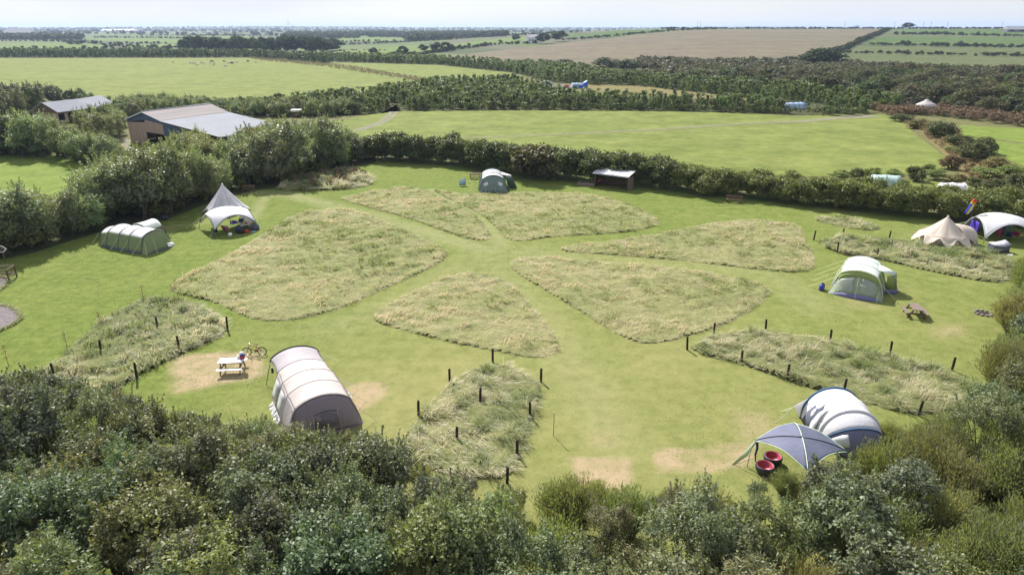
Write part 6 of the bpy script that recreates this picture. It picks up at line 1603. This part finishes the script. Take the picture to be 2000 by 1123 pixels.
def barn():
    A = P(256, 278); zl = top_at(A.x, A.y, 233)
    D = P(432, 268, 2.6)                         # near end of the long low eave
    A0 = Vector((A.x, A.y, 0)); D0 = Vector((D.x, D.y, 0))
    # far end along the ridge, measured on the eave
    E = P(509, 236.5, 2.6); ax = Vector((E.x - D.x, E.y - D.y, 0))
    gx = (D0 - A0); L = gx.length; t = thing('barn', 'large barn with timber gable, blue verge and long pale metal roof beyond the willows', 'barn', A0, math.atan2(gx.y, gx.x))
    # local frame: x along the gable, y along the ridge (skewed to be square)
    Ly = ax.length * abs(math.sin(gx.angle(ax))) * .80
    # ridge position: where the apex pixel sits on the gable plane
    best = None
    for i in range(400):
        f = i / 400; q = A0 + gx * f
        z = top_at(q.x, q.y, 219)
        px = proj(q.x, q.y, z)[0]
        if best is None or abs(px - 279) < best[0]: best = (abs(px - 279), f, z)
    xr, zr = best[1] * L, best[2]
    best = None
    for i in range(400):
        f = i / 400; q = A0 + gx * f
        z = top_at(q.x, q.y, 236.5); px = proj(q.x, q.y, z)[0]
        if best is None or abs(px - 316) < best[0]: best = (abs(px - 316), f, z)
    xb, zb = best[1] * L, best[2]
    print('barn', L, Ly, zl, xr, zr, xb, zb)
    o = .25
    roof_sheet(t, 'roof_slope', (xr, -o, zr), (xr, Ly, zr), (-.3, Ly, zl - .1), (-.3, -o, zl - .1), M_roof1, 24)
    roof_sheet(t, 'roof_slope', (xr, -o, zr + .02), (xr, Ly, zr + .02), (xb, Ly, zb), (xb, -o, zb), M_roof1, 24)
    roof_sheet(t, 'lean_to_roof', (xb, -o, zb - .03), (xb, Ly, zb - .03), (L + .3, Ly, 2.6), (L + .3, -o, 2.6), M_roof2, 24)
    MB().tube([(xr, -o, zr + .08), (xr, Ly, zr + .08)], .14, 6).build('ridge_cap', M_roof2, t, True)
    def zroof(x): return np.interp(x, [-.3, xr, xb, L + .3], [zl - .1, zr, zb - .03, 2.6]) - .14
    # gable: blue sheet above, timber below, open bays to the right
    MB().prism([(0, 0, zl - .5), (xr, 0, zl + .15), (xb, 0, zl - .35), (xb, 0, zroof(xb)), (xr, 0, zroof(xr)), (0, 0, zroof(0))], (0, .12, 0)).build('gable_sheet', M_bluetin, t)
    xo = xb * .50
    MB().prism([(0, .02, 0), (xo, .02, 0), (xo, .02, zl - .3), (0, .02, zl - .5)], (0, .12, 0)).build('gable_boards', M_clad, t)
    MB().prism([(xo, .02, zl - 2.0), (xb, .02, zl - 2.2), (xb, .02, zl - .36), (xr, .02, zl + .13), (xo, .02, zl - .3)], (0, .12, 0)).build('gable_boards', M_clad, t)
    MB().prism([(xb + .02, .01, zroof(xb) - 2.3), (L * .8, .01, zroof(L * .8) - 1.2), (L * .8, .01, zroof(L * .8)), (xb + .02, .01, zroof(xb))], (0, .12, 0)).build('lean_to_sheet', M_bluetin, t)
    MB().box((0.0, Ly / 2, zl / 2 - .1), (.14, Ly - .3, zl - .3)).build('wall', M_clad, t)
    MB().box((L / 2, Ly - .2, 1.25), (L - .5, .14, 2.5)).build('wall', M_clad, t)
    MB().box((L - .1, Ly / 2, 1.15), (.14, Ly - .4, 2.3)).build('wall', M_bluetin, t)
    for x in (xb, (xb + L) / 2, L - .2): MB().box((x, .2, min(zroof(x), zroof(L)) / 2), (.22, .22, min(zroof(x), zroof(L)) - .05)).build('bay_post', K['brownpaint'], t)
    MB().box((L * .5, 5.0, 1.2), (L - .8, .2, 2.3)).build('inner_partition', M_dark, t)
    for p0, p1 in (((xr, -o - .02, zr), (-.3, -o - .02, zl - .1)), ((xr, -o - .02, zr), (xb, -o - .02, zb)), ((xb, -o - .02, zb - .02), (L + .3, -o - .02, 2.6))):
        MB().tube([p0, p1], .10, 5).build('verge_trim', K['whitepaint'], t)
    MB().tube([(L + .36, -o, 2.52), (L + .36, Ly, 2.52)], .09, 6).build('gutter', M_bluetin, t, True)
barn()
sheet('yard', [(215, 268), (262, 275), (252, 282), (262, 298), (225, 300), (195, 290), (150, 248), (170, 240)], .04, M_track, True, 1)
def shed():
    # stable block: long roof turning a corner
    A = P(119, 243); zl = 2.6
    A0 = P(104, 245.5); B0 = P(158, 238)
    dx = Vector((B0.x - A0.x, B0.y - A0.y, 0)); L = dx.length
    t = thing('stable_block', 'low cream stable block with grey sheet roof among the trees left of the barn', 'stable', A0, math.atan2(dx.y, dx.x))
    Wd = 7.0
    roof_sheet(t, 'roof', (1.2, Wd * .5, zl + 1.9), (L + 3, Wd * .5, zl + 1.9), (L + 3, -.7, zl), (1.2, -.7, zl), M_roof2, 14)
    roof_sheet(t, 'roof', (1.2, Wd * .5, zl + 1.9), (L + 3, Wd * .5, zl + 1.9), (L + 3, Wd + .6, zl), (1.2, Wd + .6, zl), M_roof2, 14)
    roof_sheet(t, 'wing_roof', (L + 2.6, Wd * .5, zl + 1.85), (L + 12, Wd * .5 + 3, zl + 1.85), (L + 12, -.4 + 3, zl + .2), (L + 2.6, -.6, zl - .02), M_roof2, 10)
    MB().box((L / 2 + 1.6, Wd / 2, zl / 2), (L - 2.6, Wd - .4, zl - .1)).build('wall', M_cream, t)
    MB().box((L + 6.5, Wd / 2 + 1.5, zl / 2), (8, Wd - 3, zl - .1)).build('wing_wall', M_cream, t)
    MB().prism([(1.5, .2, zl - .1), (1.5, Wd - .2, zl - .1), (1.5, Wd / 2, zl + 1.75)], (.15, 0, 0)).build('gable_boards', K['brownpaint'], t)
    for x in (1.9, L * .62): 
        MB().box((x + .6, .12, 1.5), (1.3, .2, 1.4)).build('stable_opening', M_dark, t)
    MB().box((L * .62 + .6, .10, .5), (1.3, .18, .9)).build('half_door', K['brownpaint'], t)
shed()
p = P(580, 229); o = MB().box((0, 0, 1.5), (2.4, 1.6, .5)).add([], []).build('tank', K['plasticwhite']); 
o.location = (p.x, p.y, 0); tag(o, 'small white tank showing over the willows behind the barn', 'tank')
MB().box((0, 0, .62), (2.0, 1.3, 1.24)).build('stand', K['brownpaint'], o)

# far houses and landmarks
def house(label, px, py, w, d, h, rz, wall, roofm, name='house', cat='house', chim=True, win=4):
    p = T(px, py); t = thing(name, label, cat, p, R(rz))
    MB().box((0, 0, h / 2 - .3), (w, d, h + .6)).build('wall', wall, t)
    rf = MB().prism([(-w / 2 - .3, -d / 2 - .4, h), (-w / 2 - .3, d / 2 + .4, h), (-w / 2 - .3, 0, h + d * .42)], (w + .6, 0, 0)).build('roof', roofm, t)
    if chim:
        for sx in (-1, 1): MB().box((sx * (w / 2 - .5), 0, h + d * .42 + .5), (.8, .7, 1.6)).build('chimney', wall, rf)
    for k in range(win):
        x = -w / 2 + w * (k + .5) / win
        f = MB().box((x, -d / 2 - .03, h * .55), (w / win * .5, .08, 1.3)).build('window', M_dark, t)
    return t
house('white farmhouse with pale roof beside trees at the edge of the stubble field', 1041, 85, 12.5, 7, 5.2, 20, M_white, plain_mat('pink_white_roof', (.62, .57, .58), .7, .2))
house('white cottage glimpsed through the far wood', 573, 101, 4.5, 4, 4.2, 0, M_white, M_white, win=1, chim=False)
house('long pale shed far away on the left skyline', 44, 71.5, 62, 26, 5, 0, M_white, plain_mat('dark_shed_roof', (.45, .45, .46), .7, .2), 'far_shed', 'shed', False, 1)
house('grey farm buildings on the hilltop at the far right', 1990, 63.5, 34, 9, 3.0, 0, plain_mat('grey_wall', (.20, .20, .21), .8, .2), plain_mat('grey_hill_roof', (.42, .42, .45), .6, .3), 'farm_building', 'farm building', False, 3)
p = T(238, 62.5); gh = thing('polytunnel', 'long pale polytunnel far away below the left skyline', 'polytunnel', p)
MB().grid([[(x, 26 * math.cos(a), 9 * math.sin(a)) for a in np.linspace(0, math.pi, 11)] for x in np.linspace(-70, 70, 5)]).build('cover', plain_mat('polythene', (.6, .62, .66), .4, .4), gh, True, .2)
for x in (-70, 70): MB().poly([(x, 26 * math.cos(a), 9 * math.sin(a)) for a in np.linspace(0, math.pi, 11)]).build('end_wall', M_white, gh)
M_turb = plain_mat('turbine_grey', (.42, .44, .50), .5, .3); p = T(565, 62.5); wt = thing('wind_turbine', 'white three bladed wind turbine on the far skyline', 'wind turbine', p)
k_ = p.y / F
MB().tube([(0, 0, -2), (0, 0, 14 * k_)], 0.55 * k_, 8, .32 * k_).build('tower', M_turb, wt, True)
MB().box((0, 0, 14.3 * k_), (.9 * k_, 2.2 * k_, .9 * k_)).build('nacelle', M_turb, wt)
for a in (100, 220, 340):
    c, s = math.cos(R(a)), math.sin(R(a)); o_ = Vector((0, -1.3 * k_, 14.3 * k_))
    mb = MB(); u = Vector((c, 0, s)); v = Vector((-s, 0, c))
    mb.prism([o_ + v * .3 * k_, o_ + u * 2 * k_ + v * .45 * k_, o_ + u * 8.5 * k_ + v * .1 * k_, o_ + u * 8.5 * k_ - v * .1 * k_, o_ - v * .3 * k_], (0, .25 * k_, 0)); mb.build('blade', M_turb, wt)
POLE = MB().tube([(0, 0, -1), (0, 0, 9)], .19, 6, .13); POLE.box((0, 0, 8.3), (2.0, .12, .14))
for i, x in enumerate((1362, 1368, 1650, 1747, 1803, 1818, 1850, 1957)):
    X = (x - 1000) / F * 985; o = POLE.build('telegraph_pole', K['darkwood'])
    y_ = 1002.0; X = (x - 1000) / F * (y_ * CP); o.location = (X, y_, float(hgt(X, y_)))
    tag(o, 'thin telegraph pole on the skyline of the hill', 'telegraph pole', 'telegraph poles on the skyline')
# ------------------------------------------------------------------ sheep
def sheep_mesh(name, graze):
    me = bpy.data.meshes.new(name)
    V = [(0, 0, .62), (.28, 0, .64), (.48, 0, .66), (-.3, 0, .63), (-.5, 0, .6)]
    E_ = [(0, 1), (1, 2), (0, 3), (3, 4)]
    Rr = [.27, .25, .18, .27, .16]
    def chain(pts, root, rad):
        k = root
        for p_, q_ in zip(pts, rad): V.append(p_); Rr.append(q_); E_.append((k, len(V) - 1)); k = len(V) - 1
    chain([(.62, 0, .55), (.76, 0, .22), (.86, 0, .10)] if graze else [(.62, 0, .82), (.72, 0, .95), (.90, 0, .88)], 2, [.12, .10, .06])
    for s in (-1, 1):
        chain([(.34, s * .12, .36), (.33, s * .12, .18), (.34, s * .12, .0)], 1, [.07, .045, .04])
        chain([(-.38, s * .13, .38), (-.44, s * .13, .20), (-.40, s * .13, .0)], 3, [.085, .045, .04])
    chain([(-.6, 0, .45)], 4, [.05])
    me.from_pydata(V, E_, [])
    o = bpy.data.objects.new('tmp', me); C.objects.link(o)
    sk = o.modifiers.new('skin', 'SKIN')
    for i, v in enumerate(me.skin_vertices[0].data): v.radius = (Rr[i], Rr[i]); v.use_root = i == 0
    o.modifiers.new('sub', 'SUBSURF').levels = 1
    dg = bpy.context.evaluated_depsgraph_get(); dg.update()
    m2 = bpy.data.meshes.new_from_object(o.evaluated_get(dg)); m2.name = name
    bpy.data.objects.remove(o)
    m2.polygons.foreach_set('use_smooth', [True] * len(m2.polygons))
    return m2
mw, n_, l_, out_ = new_mat('sheep_wool')
oi_ = nd(n_, 'ObjectInfo'); prin(n_, l_, out_, oi_.outputs['Color'], .95, .1)
SH = [sheep_mesh('sheep', True), sheep_mesh('sheep', False)]
for m in SH: m.materials.append(mw)
rs = np.random.default_rng(4)
for i, (zx, zy, dk) in enumerate([(400, 185, 0), (430, 175, 0), (465, 178, 0), (510, 192, 0), (570, 228, 0), (650, 170, 0), (690, 180, 0), (720, 185, 0), (920, 145, 1), (960, 140, 0), (890, 195, 0), (975, 190, 0), (975, 228, 0), (1215, 140, 1), (1240, 148, 0), (1340, 190, 0), (1385, 165, 0), (1410, 190, 1), (1440, 165, 0), (1465, 180, 0), (1540, 165, 0), (1235, 250, 0), (1275, 260, 0), (1810, 140, 1), (1995, 160, 0), (-20, 165, 0)]):
    p = T(340 + zx / 12.5, 110 + zy / 12.5 + .6)
    o = link('sheep', SH[i % 2]); o.location = p; o.rotation_euler = (0, 0, rs.choice([0, 3.14]) + rs.normal(0, .6)); s = 1.22; o.scale = (s, s, s)
    o.color = (.03, .027, .024, 1) if dk else (.62, .58, .50, 1)
    tag(o, 'small black sheep in the far grass field' if dk else 'small white sheep grazing in the far grass field', 'sheep', 'black sheep in the flock' if dk else 'white sheep in the flock')
# fence posts of the dead grass strip beyond the plantation edge
FPM = pymesh('fence_post', *(lambda m: (m.V, m.F))(MB().box((0, 0, .6), (.12, .12, 1.3))), False); FPM.materials.append(K['wood'])
for x, y in along([(500, 115), (660, 129), (820, 153), (880, 163)], 7.5, rs, jit=.1) + along([(930, 161), (960, 160), (1015, 156)], 3.5, rs, jit=.1):
    o = link('fence_post', FPM); o.location = (x, y, 0); tag(o, 'thin fence post along the brown grass strip by the sheep field', 'post', 'fence posts by the sheep field')
# gate posts where the track leaves the big field
for i, px in enumerate((755, 778)):
    p = P(px, 219); o = link('gate_post', PM[i]); o.location = (p.x, p.y, 0); o.scale = (1.3, 1.3, 1.2); tag(o, ['gate post on the left of the track opening in the plantation', 'gate post on the right of the track opening in the plantation'][i], 'post')

# ------------------------------------------------------------------ haze: one even volume of pale air round everything
hb = MB().add([(x, y, z) for z in (-3, 62) for x, y in ((-13000, -400), (13000, -400), (13000, 17000), (-13000, 17000))], [(3, 2, 1, 0), (4, 5, 6, 7), (0, 1, 5, 4), (1, 2, 6, 5), (2, 3, 7, 6), (3, 0, 4, 7)])
mh, n_, l_, out_ = new_mat('haze_air')
pv = nd(n_, 'VolumePrincipled'); pv.inputs['Color'].default_value = (.58, .72, 1.0, 1); pv.inputs['Density'].default_value = 0.00012; pv.inputs['Anisotropy'].default_value = .2
l_.new(pv.outputs[0], out_.inputs['Volume'])
tag(hb.build('haze', mh), kind='stuff')
